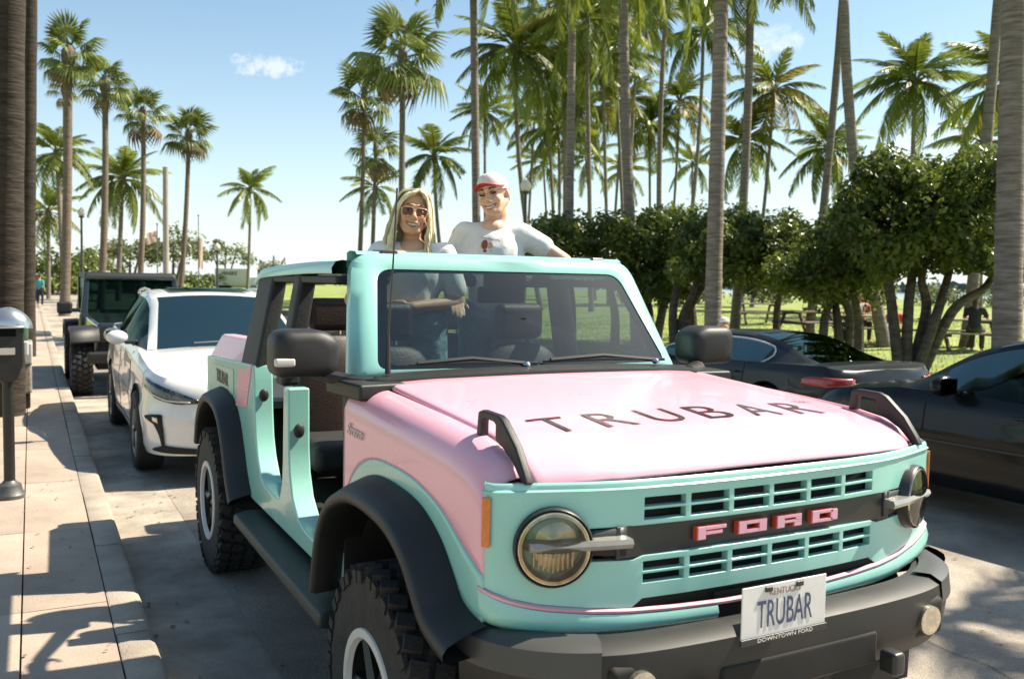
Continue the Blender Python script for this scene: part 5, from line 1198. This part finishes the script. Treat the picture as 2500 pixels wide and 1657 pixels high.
def face(parent, T, s, smile, squint, brow='darkhair', teeth=True):
    def W(q): return tuple(T @ (Vector(q) * s))
    for k in (-1, 1):
        e = MB().ell((0, 0, 0), (.0155 * s, .007 * s, (.0045 if squint else .0065) * s), 12, 8); e.v = [tuple(T @ (Vector(v) + Vector((k * .031, -.0855, .004)) * s)) for v in e.v]; e.build('eye', M['eyewhite'] if not squint else M['eyedark'], parent)
        if not squint:
            e = MB().ell((0, 0, 0), (.0075 * s, .004 * s, .0062 * s), 12, 8); e.v = [tuple(T @ (Vector(v) + Vector((k * .031, -.0905, .004)) * s)) for v in e.v]; e.build('iris', M['eyedark'], parent)
        MB().tube([W((k * .014, -.091, .011)), W((k * .031, -.0935, .013)), W((k * .047, -.080, .008))], .0022 * s, 5).build('eyelash_line', M['eyedark'], parent)
        MB().tube([W((k * .013, -.0955, .027)), W((k * .030, -.0945, .034)), W((k * .050, -.079, .029))], [.0035 * s, .0042 * s, .002 * s], 6).build('eyebrow', M[brow], parent)
    w = .040
    up = [W((w * t, -.1000 + .024 * t * t, -.060 + smile * t * t)) for t in lin(-1, 1, 9)]
    lo = [W((w * t * .92, -.0990 + .024 * t * t, -.073 + (smile + .011) * t * t)) for t in lin(-1, 1, 9)]
    MB().tube(up, [.0022 * s] + [.0045 * s] * 7 + [.0022 * s], 6).build('upper_lip', M['lip'], parent); MB().tube(lo, [.0022 * s] + [.0055 * s] * 7 + [.0022 * s], 6).build('lower_lip', M['lip'], parent)
    if teeth:
        md = [tuple((Vector(a) + Vector(c)) / 2 + T.to_3x3() @ Vector((0, .0005, .0015)) * s) for a, c in zip(up, lo)]
        MB().tube(md[1:-1], [.003 * s, .0055 * s, .006 * s, .006 * s, .006 * s, .0055 * s, .003 * s], 6).build('teeth', M['teeth'], parent)
    else:
        md = [tuple((Vector(a) + Vector(c)) / 2) for a, c in zip(up, lo)]; MB().tube([Vector(q) + T.to_3x3() @ Vector((0, -.003, 0)) for q in md], .0013 * s, 5).build('mouth_line', M['eyedark'], parent)

FLOOR = .606
def to_local(wp, root): return root.matrix_basis.inverted() @ Vector(wp)
# --- blonde woman
hc = on_y(1012, 522, 1.72); B = Vector((hc.x, hc.y + .02, FLOOR))
dirc = (CAM_POS - hc); rz = math.atan2(dirc.x, -dirc.y)
w1 = empty('person', B, rz, 'woman with long blonde hair and pale-rimmed glasses standing in the open off-roader', 'person')
w1.matrix_basis = Matrix.Translation(B) @ Matrix.Rotation(rz, 4, 'Z')
hz = hc.z - FLOOR; Th = Matrix.Translation((0, -.02, hz)) @ Matrix.Rotation(rad(7), 4, 'Y') @ Matrix.Rotation(rad(4), 4, 'Z') @ Matrix.Rotation(rad(-3), 4, 'X')
b = MB(); S1 = 1.03
head_shapes(b, Th, S1)
sh = hz - .185
b.ell((0, -.008, sh + .005), (.078, .082, .062)); b.capsule((0, .005, sh + .02), (0, -.01, hz - .10), .054, .050); b.capsule((-.12, .0, sh - .03), (.12, 0, sh - .03), .048, .048); b.capsule((0, .0, sh - .10), (0, 0, .98), .115, .105)
b.capsule((-.065, 0, .92), (.065, 0, .92), .105, .105)
for k in (-1, 1): b.capsule((k * .085, 0, .88), (k * .095, -.02, .48), .085, .055); b.capsule((k * .095, -.02, .48), (k * .10, .02, .09), .052, .036); b.capsule((k * .10, .02, .04), (k * .11, -.13, .03), .04, .03)
gr = to_local(on_y(968, 604, 1.19), w1); gr.z = 1.893 - FLOOR
els = Vector((-.30, -.14, sh - .26)); wr = gr + Vector((-.05, .10, -.035))
b.capsule((-.185, 0, sh - .02), els, .048, .040); b.capsule(els, wr, .039, .027); hand_caps(b, wr, (gr - wr), (0, 0, -1), .95, .35, 1)
e2 = Vector((.24, -.02, sh - .27)); w2_ = Vector((.0, -.17, 1.02)); b.capsule((.165, 0, sh - .02), e2, .048, .040); b.capsule(e2, w2_, .039, .027); hand_caps(b, w2_, (-1, -.1, -.05), (0, 1, 0), .95, .4, 1)
b.build('body', M['skin1'], w1, remesh=.0065, iters=3)
t = MB(); t.capsule((-.16, .0, sh - .02), (.135, 0, sh - .025), .066, .066); t.ell((0, -.012, sh - .14), (.168, .122, .17)); t.capsule((0, .0, sh - .14), (0, 0, 1.10), .128, .13)
for k, e in ((-1, els), (1, e2)): t.capsule((k * .165, 0, sh - .02), Vector((k * .185, 0, sh - .02)).lerp(e, .72), .066, .062)
t.capsule((0, 0, 1.12), (0, 0, 1.06), .135, .138)
t.build('shirt', M['tee'], w1, remesh=.011, iters=4)
d = MB(); d.capsule((-.07, 0, .93), (.07, 0, .93), .122, .122)
for k in (-1, 1): d.capsule((k * .085, 0, .90), (k * .098, -.01, .70), .105, .100)
d.build('denim_shorts', M['denim'], w1, remesh=.012, iters=4)
face(w1, Th, S1, .010, False, 'brownhair')
# hair: skull cap plus long strands parted off centre
hr = MB(); rg = random.Random(8)
q = MB().ell((0, .024, .036), (.081, .091, .087), 22, 14); hr.add(q.v, q.f)
for i in range(300):
    s_ = -1 if i % 2 else 1; u = rg.random(); f0 = -.092 + .19 * u          # front-back start on the parting
    px0 = .012 + rg.uniform(-.006, .006); j = lambda a: rg.uniform(-a, a)
    if u < .35:   # face-framing strands
        k = u / .35
        pts = [(px0, f0 + .02, .110 + j(.004)), (px0 + s_ * .030, -.083 + .04 * k, .092 + j(.005)), (s_ * (.066 + .012 * k), -.070 + .045 * k, .040 + j(.008)), (s_ * (.080 + .010 * k) + j(.004), -.050 + .03 * k, -.04), (s_ * (.082 + .014 * k) + j(.008), -.052 + .03 * k + j(.01), -.13), (s_ * (.090 + .018 * k) + j(.012), -.055 + .03 * k + j(.015), -.22), (s_ * (.088 + .02 * k) + j(.014), -.07 + .03 * k + j(.02), -.32 + j(.03))]
    else:
        k = (u - .35) / .65; an = rad(-10 + 110 * k)
        ex, ey = math.cos(an) * s_, math.sin(an)
        pts = [(px0, f0, .122 - .25 * max(0, f0) ** 1.2 + j(.003)), (ex * .066, .012 + ey * .075, .106 + j(.004)), (ex * .094, .018 + ey * .095, .035), (ex * .104 + j(.004), .018 + ey * .098, -.05), (ex * .120 + j(.008), .016 + ey * .10 + j(.008), -.14), (ex * .128 + j(.012), .012 + ey * .10 + j(.012), -.23), (ex * .128 + j(.014), .006 + ey * .098 + j(.015), -.33 + j(.03))]
    ph = rg.uniform(0, 6.3); sp = [(x + .006 * math.sin(z * 42 + ph) * min(1, max(0, .05 - z) * 8), y, z) for x, y, z in smooth_path(pts, 4)]; m = len(sp); hr.tube(sp, [.0052 + .0030 * math.sin(math.pi * min(1, i_ / m * 1.1)) for i_ in range(m)], 5, flat=.6)
hr.v = [tuple(Th @ (Vector(v) * S1)) for v in hr.v]; hr.build('hair', M['blonde'], w1, sharp=0)
# glasses
gl = MB(); lens = []
for k in (-1, 1):
    ol = fillet([(-.027, -.022), (.027, -.022), (.030, .022), (-.029, .022)], .014, 5)
    lp = [(k * .034 + x, -.104 + .20 * (x * k + .0) ** 1 * .35 if False else -.104 + .012 * max(0, (k * x + .027) / .054) ** 2, z - .004) for x, z in ol]
    gl.tube([Th @ (Vector(v) * S1) for v in lp + [lp[0]]], .0026, 6, cap=False); L = MB(); L.add([tuple(Th @ (Vector(v) * S1)) for v in lp], [tuple(range(len(lp)))]); lens.append(L)
    gl.tube([Th @ (Vector(v) * S1) for v in ((k * .063, -.094, .010), (k * .080, -.04, .008), (k * .084, .01, .004))], .0025, 6)
gl.tube([Th @ (Vector(v) * S1) for v in ((-.008, -.104, .006), (0, -.108, .010), (.008, -.104, .006))], .0024, 6)
go = gl.build('glasses', M['specs'], w1)
for L in lens: L.build('lens', M['speclens'], go)

# --- woman in a cap
hc = on_y(1209, 478, 1.72); B = Vector((hc.x, hc.y + .02, FLOOR)); dirc = (CAM_POS - hc); rz = math.atan2(dirc.x, -dirc.y)
w2 = empty('person', B, rz, 'woman in a red-brimmed white cap and printed shirt standing in the open off-roader', 'person')
w2.matrix_basis = Matrix.Translation(B) @ Matrix.Rotation(rz, 4, 'Z')
hz = hc.z - FLOOR; Th = Matrix.Translation((0, -.03, hz)) @ Matrix.Rotation(rad(-13), 4, 'Y') @ Matrix.Rotation(rad(-20), 4, 'Z') @ Matrix.Rotation(rad(0), 4, 'X')
b = MB(); S2 = 1.02; head_shapes(b, Th, S2); sh = hz - .180
b.ell((0, -.012, sh + .004), (.074, .082, .060)); b.capsule((.0, .005, sh), (.02, -.01, hz - .09), .061, .057); b.capsule((-.12, .0, sh - .03), (.12, 0, sh - .03), .050, .050); b.capsule((-.06, .01, sh + .004), (.06, .01, sh + .004), .040, .040); b.capsule((0, .0, sh - .11), (0, 0, 1.02), .12, .105); b.capsule((-.065, 0, .95), (.065, 0, .95), .105, .105)
for k in (-1, 1): b.capsule((k * .085, 0, .92), (k * .095, -.02, .50), .085, .055); b.capsule((k * .095, -.02, .50), (k * .10, .02, .09), .052, .036); b.capsule((k * .10, .02, .04), (k * .11, -.13, .03), .04, .03)
er = Vector((.39, -.02, sh - .165)); rl = to_local((.72, hc.y - .02, 1.872), w2); wr = rl + Vector((-.06, .0, .012))
b.capsule((.175, 0, sh - .03), er, .050, .042); b.capsule(er, wr, .041, .029); hand_caps(b, wr, (1, -.1, -.05), (0, 0, -1), 1, .5, -1)
el = Vector((-.245, .0, sh - .28)); wl = Vector((-.20, -.16, 1.06)); b.capsule((-.175, 0, sh - .03), el, .050, .042); b.capsule(el, wl, .041, .029); hand_caps(b, wl, (.2, -.9, -.3), (0, 0, -1), 1, .4, 1)
b.build('body', M['skin2'], w2, remesh=.0065, iters=3)
t = MB(); t.capsule((-.135, .0, sh - .03), (.135, 0, sh - .03), .068, .068); t.ell((0, -.012, sh - .15), (.178, .128, .18)); t.capsule((0, .0, sh - .15), (0, 0, 1.06), .136, .13)
for k, e in ((1, er), (-1, el)): t.capsule((k * .15, 0, sh - .025), Vector((k * .175, 0, sh - .03)).lerp(e, .45), .068, .064)
t.build('shirt', M['tee'], w2, remesh=.011, iters=4)
j = MB(); j.capsule((-.07, 0, .95), (.07, 0, .95), .120, .120)
for k in (-1, 1): j.capsule((k * .085, 0, .92), (k * .098, -.02, .50), .10, .075); j.capsule((k * .098, -.02, .50), (k * .10, .02, .12), .072, .06)
j.build('jeans', M['denim'], w2, remesh=.013, iters=4)
face(w2, Th, S2, .014, True, 'darkhair', teeth=True)
q = MB().ell((0, .040, .004), (.077, .076, .078), 20, 12); q.v = [tuple(Th @ (Vector(v) * S2)) for v in q.v]; q.build('hair', M['darkhair'], w2)
cp = MB(); rows = []
for i in range(10):
    th = math.pi / 2 * i / 9; k = math.cos(th) ** .72; rows.append([(.083 * k * math.cos(a), .012 + .101 * k * math.sin(a), .036 + .076 * math.sin(th) + .016 * max(0, -math.sin(a)) * math.sin(2 * th) - .0022 * (abs(math.cos(3 * a)) < .10)) for a in [2 * math.pi * q_ / 48 for q_ in range(48)]])
rows = [[(x * 1.005, y, z - .014) for x, y, z in rows[0]]] + rows
cp.grid(rows, close_u=True); cp.v = [tuple(Th @ (Vector(v) * S2)) for v in cp.v]; co = cp.build('cap', M['capwhite'], w2, sharp=60)
br = MB(); rows = []
for i in range(15):
    x = -.080 + .160 * i / 14; f = 1 - (x / .082) ** 2; rows.append([(x * (1 + .04 * tt), -.090 * math.sqrt(max(.02, 1 - (x / .089) ** 2)) + .012 - tt * .088 * max(0, f) ** .5, .047 + .010 * tt - .030 * (x / .08) ** 2 * (.30 + .70 * tt)) for tt in lin(0, 1, 7)])
br.grid(rows); br.v = [tuple(Th @ (Vector(v) * S2)) for v in br.v]; br.build('cap_brim', M['capred'], co, solid=.004)
MB().ell(tuple(Th @ (Vector((0, .012, .114)) * S2)), (.007, .007, .005), 8, 6).build('cap_button', M['capwhite'], co)
# printed patch on the shirt chest
mk = mat('print_brick', (.34, .09, .06), .8, var=.2); mc = mat('print_cream', (.60, .47, .36), .8, var=.2); mi = mat('print_ink', (.16, .13, .15), .8, var=.2)
def printed(nm, x, z, w_, h_, m_, rot=0):
    yy = -.130 + .9 * (x ** 2)
    q = MB().ell((0, 0, 0), (w_, .006, h_), 14, 8, rot=(0, rot, 0)); q.v = [(v[0] + x, v[1] + yy, v[2] + z) for v in q.v]; q.build(nm, m_, w2)
zc = sh - .088
printed('shirt_print', -.042, zc, .019, .026, mk, .2); printed('shirt_print', -.012, zc - .006, .017, .022, mc, -.2); printed('shirt_print', -.040, zc - .034, .012, .010, mk); printed('shirt_print', -.008, zc - .034, .012, .010, mc)
MB().tube([(-.062 + .10 * k, -.1285 + .6 * (-.062 + .10 * k) ** 2, zc + .038 - .016 * k + .003 * math.sin(k * 30)) for k in lin(0, 1, 16)], .0018, 5).build('shirt_print', mi, w2)

# --- simple background figures
def figure(label, base, rz, shirt, trouser, skin, hair, seated=False, height=1.68, hairlong=False, cap=None, lean=0.0, group=None, arms='down'):
    o = empty('person', base, rz, label, 'person', group); k = height / 1.68; b = MB()
    zs = (.555 if seated else .88) * k
    hip = Vector((0, 0, zs)); chest = Vector((0, -lean * .3, zs + .40 * k)); neck = Vector((0, -lean * .4, zs + .55 * k)); head = neck + Vector((0, -.02 - lean * .1, .155 * k))
    T = Matrix.Translation(head); head_shapes(b, T, .98 * k); b.capsule(neck - Vector((0, 0, .03)), head - Vector((0, 0, .08)), .05 * k, .048 * k)
    b.capsule(chest, hip, .125 * k, .12 * k); b.capsule(chest + Vector((-.12, 0, .05)), chest + Vector((.12, 0, .05)), .07 * k, .07 * k); legs = []
    for s in (-1, 1):
        if seated: kn = Vector((s * .10, -.43 * k, zs - .03)); an = Vector((s * .11, -.40 * k, .07))
        else: kn = Vector((s * .09, -.04 + s * .05, .48 * k)); an = Vector((s * .09, .06 * s, .07))
        hp = hip + Vector((s * .085, 0, 0)); b.capsule(hp, kn, .08 * k, .055 * k); b.capsule(kn, an, .052 * k, .038 * k); b.capsule(an, an + Vector((0, -.14, -.03)), .038, .03); legs.append((hp, kn, an))
    sl = []
    for s in (-1, 1):
        shd = chest + Vector((s * .17, 0, .06)); 
        if arms == 'table': e_ = shd + Vector((s * .08, -.16, -.20)); h_ = e_ + Vector((-s * .10, -.22, .02))
        else: e_ = shd + Vector((s * .06, .02, -.27)); h_ = e_ + Vector((0, -.08, -.23))
        b.capsule(shd, e_, .046 * k, .038 * k); b.capsule(e_, h_, .036 * k, .026 * k); hand_caps(b, h_, (0, -.6, -.6) if arms != 'table' else (-s * .4, -1, 0), (0, .2, -1), .9 * k, .4, -s); sl.append((shd, e_))
    b.build('body', skin, o, remesh=.014, iters=3)
    t = MB(); t.capsule(chest, hip + Vector((0, 0, .05)), .145 * k, .14 * k); t.capsule(chest + Vector((-.13, 0, .055)), chest + Vector((.13, 0, .055)), .080 * k, .080 * k)
    for shd, e_ in sl: t.capsule(shd, shd.lerp(e_, .7), .066 * k, .058 * k)
    t.build('shirt', shirt, o, remesh=.018, iters=3)
    q = MB()
    for hp, kn, an in legs: q.capsule(hp, kn, .10 * k, .075 * k); q.capsule(kn, kn.lerp(an, .9), .072 * k, .058 * k)
    q.capsule(hip + Vector((-.06, 0, 0)), hip + Vector((.06, 0, 0)), .13 * k, .13 * k); q.build('trousers', trouser, o, remesh=.02, iters=3)
    h = MB().ell(tuple(head + Vector((0, .028, .035))), (.084 * k, .088 * k, .088 * k), 14, 10)
    if hairlong: h.capsule(head + Vector((0, .06, .0)), head + Vector((0, .07, -.22)), .07, .05)
    h.build('hair', hair, o)
    if cap:
        c = MB().ell(tuple(head + Vector((0, .012, .055))), (.090, .10, .075), 14, 10); c.box(tuple(head + Vector((0, -.12, .05))), (.13, .09, .01)); c.build('cap', cap, o)
    return o
fab = lambda n, c, **k: mat('fabric_' + n, c, .85, var=.2, scale=12, **k)
def seat_on(px, depth, dz=0.0): q = place_px(px * K, depth); q.z += dz; return q
PT = []
M['wood'] = mat('weathered_wood', (.20, .155, .115), .8, var=.3, scale=6, stretch=(1, 8, 8), bump=.4, bscale=14, rnd=.15, col2=(.32, .26, .20))
M['wooddk'] = mat('dark_wood_leg', (.09, .06, .04), .8, var=.3, scale=8)
def picnic_table(px, depth, rz, label):
    o = empty('picnic_table', place_px(px * K, depth), rz, label, 'picnic table', 'picnic tables on the lawn')
    for i in range(5): MB().box((0, (i - 2) * .145, .745), (1.8, .135, .04)).build('table_plank', M['wood'], o, smooth=False)
    for s in (-1, 1):
        for i in (0, 1): MB().box((0, s * (.62 + .135 * i), .445), (1.8, .128, .04)).build('bench_plank', M['wood'], o, smooth=False)
        x = s * .62
        for s2 in (-1, 1): MB().hexa([(x - .025, s2 * .62 - .05, 0), (x + .025, s2 * .62 - .05, 0), (x + .025, s2 * .62 + .05, 0), (x - .025, s2 * .62 + .05, 0)], [(x - .025, s2 * .27 - .05, .725), (x + .025, s2 * .27 - .05, .725), (x + .025, s2 * .27 + .05, .725), (x - .025, s2 * .27 + .05, .725)]).build('leg', M['wooddk'], o, smooth=False)
        MB().box((x + s * .05, 0, .405), (.04, 1.5, .09)).build('bench_beam', M['wooddk'], o, smooth=False); MB().box((x + s * .05, 0, .70), (.04, .70, .08)).build('top_beam', M['wooddk'], o, smooth=False)
    return o
YW = -YAW
picnic_table(1750, 33, YW + .12, 'empty picnic table on the open lawn, farthest from the road')
picnic_table(1868, 27, YW + .5, 'picnic table half hidden behind the tree beside it')
pc = picnic_table(2005, 24, YW - .1, 'picnic table with people sitting round it in the shade')
picnic_table(2222, 22, YW + .1, 'picnic table behind the bowed trunks with one dark-haired person at it')
qd = place_px(2222 * K, 22)
qb = place_px(2005 * K, 24)
cr2 = Vector((CR.x, CR.y, 0)).normalized(); cf2 = Vector((CF.x, CF.y, 0)).normalized()
figure('person in a grey checked shirt sitting at the picnic table, back to the road', qb - cf2 * .72 - cr2 * .55, YW + math.pi + .2, fab('checked_grey', (.26, .26, .24), bump=.5), fab('navy', (.03, .035, .06)), M['skin1'], M['brownhair'], True, arms='table')
figure('person in white and red sitting on the far side of the picnic table', qb + cf2 * .70 + cr2 * .10, YW, fab('pale_red', (.55, .22, .18)), fab('brown', (.10, .06, .04)), M['skin1'], M['brownhair'], True, arms='table')
figure('child in a red shirt at the near bench of the picnic table', qb - cf2 * .72 + cr2 * .45, YW + math.pi, fab('bright_red', (.55, .05, .06)), fab('dark', (.03, .03, .03)), M['skin2'], M['darkhair'], True, 1.3, arms='table')
figure('person with long dark hair sitting alone at the picnic table behind the bowed trunks', qd - Vector((CF.x, CF.y, 0)).normalized() * .70 + Vector((0, 0, 0)), YW + 2.5, fab('black', (.02, .02, .025)), fab('olive', (.06, .06, .03)), M['skin2'], M['darkhair'], True, hairlong=True, arms='table')
figure('man in a white cap sitting low on the grass behind the graphite sedan', place_px(1676 * K, 15.5) - Vector((0, 0, .30)), YW - .3, fab('ivory', (.55, .52, .46)), fab('sand', (.30, .25, .18)), M['skin1'], M['brownhair'], True, cap=M['capwhite'])
figure('pedestrian in a turquoise shirt walking at the end of the pavement', place_px(92 * K, 50), 2.6, fab('turquoise', (.06, .36, .34)), fab('charcoal', (.03, .03, .035)), M['skin1'], M['darkhair'], False, 1.72)
figure('pedestrian in a rust red shirt beside the one in turquoise', place_px(80 * K, 55), 2.9, fab('rust', (.35, .10, .04)), fab('blue_jeans', (.05, .08, .16)), M['skin1'], M['brownhair'], False, 1.7)
figure('pedestrian in a pale shirt under the green parasol', place_px(190 * K, 62), 2.9, fab('pale', (.5, .48, .45)), fab('grey', (.12, .12, .12)), M['skin2'], M['brownhair'], False, 1.7)

# ------------------------------------------------------------------ street furniture far off
def lamp(px, gy, depth, label, dia=.42):
    p = place_px(px * K, depth); g = at_depth(px * K, gy * K, depth); o = empty('street_lamp', p, 0, label, 'street lamp', 'globe street lamps'); h = g.z - p.z
    MB().tube([(0, 0, 0), (0, 0, h - dia * .6)], [.085, .06], 12).build('post', mat('lamp_post_green', (.05, .055, .05), .5, var=.2), o)
    MB().lathe([(.16, 0), (.16, .35), (.10, .55), (.07, .6)], 16).build('base', MATS['lamp_post_green'], o)
    MB().lathe([(.07, h - dia * .75), (.15, h - dia * .6), (.17, h - dia * .48), (.10, h - dia * .42)], 16).build('collar', MATS['lamp_post_green'], o)
    MB().lathe([(.10, h - dia * .45), (dia * .42, h - dia * .28), (dia * .5, h), (dia * .42, h + dia * .3), (dia * .18, h + dia * .55), (.02, h + dia * .72)], 22).build('globe', mat('frosted_globe', (.72, .71, .68), .35, var=.06, transl=.3), o)
lamp(1210, 432, 34, 'globe street lamp behind the capped woman'); lamp(502, 572, 58, 'globe street lamp in front of the round green tree'); lamp(190, 492, 52, 'globe street lamp beside the pavement fan palms')
q = place_px(384 * K, 52); h = at_depth(384 * K, 390 * K, 52).z - q.z
tp = empty('utility_pole', q, 0, 'bare pale concrete pole cut off flat between the fan palms', 'pole'); mp = mat('pale_concrete', (.36, .33, .28), .85, var=.12, scale=2, bump=.2)
MB().tube([(0, 0, 0), (0, 0, h * .5), (0, 0, h)], [.185, .165, .15], 16).build('shaft', mp, tp); MB().tube([(0, 0, h), (0, 0, h + .04)], .16, 16).build('cap', mp, tp); MB().tube([(0, 0, -.02), (0, 0, .16)], .26, 16).build('footing', mp, tp)
for px, ty, fy0, dep, col, lab in ((364, 520, 548, 60, (.62, .52, .48), 'flag pole with a pale flag beside the concrete pole'), (459, 500, 560, 66, (.66, .60, .50), 'flag pole with a hanging cream and orange flag')):
    q = place_px(px * K, dep); h = at_depth(px * K, ty * K, dep).z - q.z; o = empty('flag_pole', q, 0, lab, 'flag pole', 'flag poles'); fz = at_depth(px * K, fy0 * K, dep).z - q.z
    MB().tube([(0, 0, 0), (0, 0, h)], [.05, .03], 10).build('pole', mat('flag_pole_grey', (.16, .17, .16), .4, metal=.5), o); MB().ell((0, 0, h + .05), (.07, .07, .07), 10, 8).build('finial', MATS['flag_pole_grey'], o)
    rows = [[tuple(-cr2 * (u * (.75 if px < 400 else -.3)) + cf2 * (.10 * math.sin(u * 7 + v * 2)) + Vector((0, 0, fz + .45 - v * (.75 if px < 400 else 2.2) - .25 * u))) for u in lin(.05, 1, 9)] for v in lin(0, 1, 6)]
    MB().grid(rows).build('flag', mat('flag_cloth_%d' % px, col, .8, var=.35, scale=1.5, transl=.3, col2=(.72, .48, .38)), o)
q = place_px(212 * K, 60); o = empty('parasol', q, 0, 'green market parasol at the end of the pavement', 'parasol'); hz_ = at_depth(212 * K, 652 * K, 60).z - q.z
MB().tube([(0, 0, 0), (0, 0, hz_)], .03, 8).build('pole', M['wood'], o); MB().lathe([(.75, hz_ - .55), (.72, hz_ - .42), (.35, hz_ - .12), (.03, hz_)], 8).build('canopy', mat('parasol_green', (.16, .32, .20), .8, var=.1, transl=.2), o, sharp=10)
MB().lathe([(.3, 0), (.3, .08), (.05, .12)], 14).build('foot', M['meter'], o)
# rental truck
c0 = at_depth(545 * K, 668 * K, 118); tr = empty('box_truck', (c0.x, c0.y, 0), -.64, 'white and grey rental box truck beyond the roof of the white crossover', 'truck')
mg = mat('truck_grey', (.58, .55, .49), .6, var=.05); mw = mat('truck_white', (.70, .69, .67), .5, var=.04)
MB().box((0, 0, 1.80), (4.8, 2.1, 2.2)).build('cargo_box', mg, tr, bevel=.03); MB().box((3.05, 0, 1.15), (1.5, 1.9, 1.5)).build('cab', mw, tr, bevel=.12); MB().box((2.41, 0, 1.80), (.05, 2.06, 2.15)).build('box_front', mw, tr, bevel=.02)
MB().box((3.45, 0, 1.55), (.75, 1.8, .55)).build('windscreen', M['darkglass'], tr, bevel=.08)
for x in (-1.5, 2.9):
    for s in (-1, 1): make_wheel(tr, x, s * .85, .40, 1, .40, .24, .25, ring=False, lugs=0, spokes=0).rotation_euler = (0, 0, s * math.pi / 2)
MB().box((.4, 0, .58), (5.2, .9, .16)).build('chassis', M['void'], tr)
tm = text_mesh('PENSKE', .62, .004, M['trim'], 1.0, shear=.25, bold=.02); part('side_lettering', tm, tr, (-.45, -1.056, 2.25), (math.pi / 2, 0, 0))
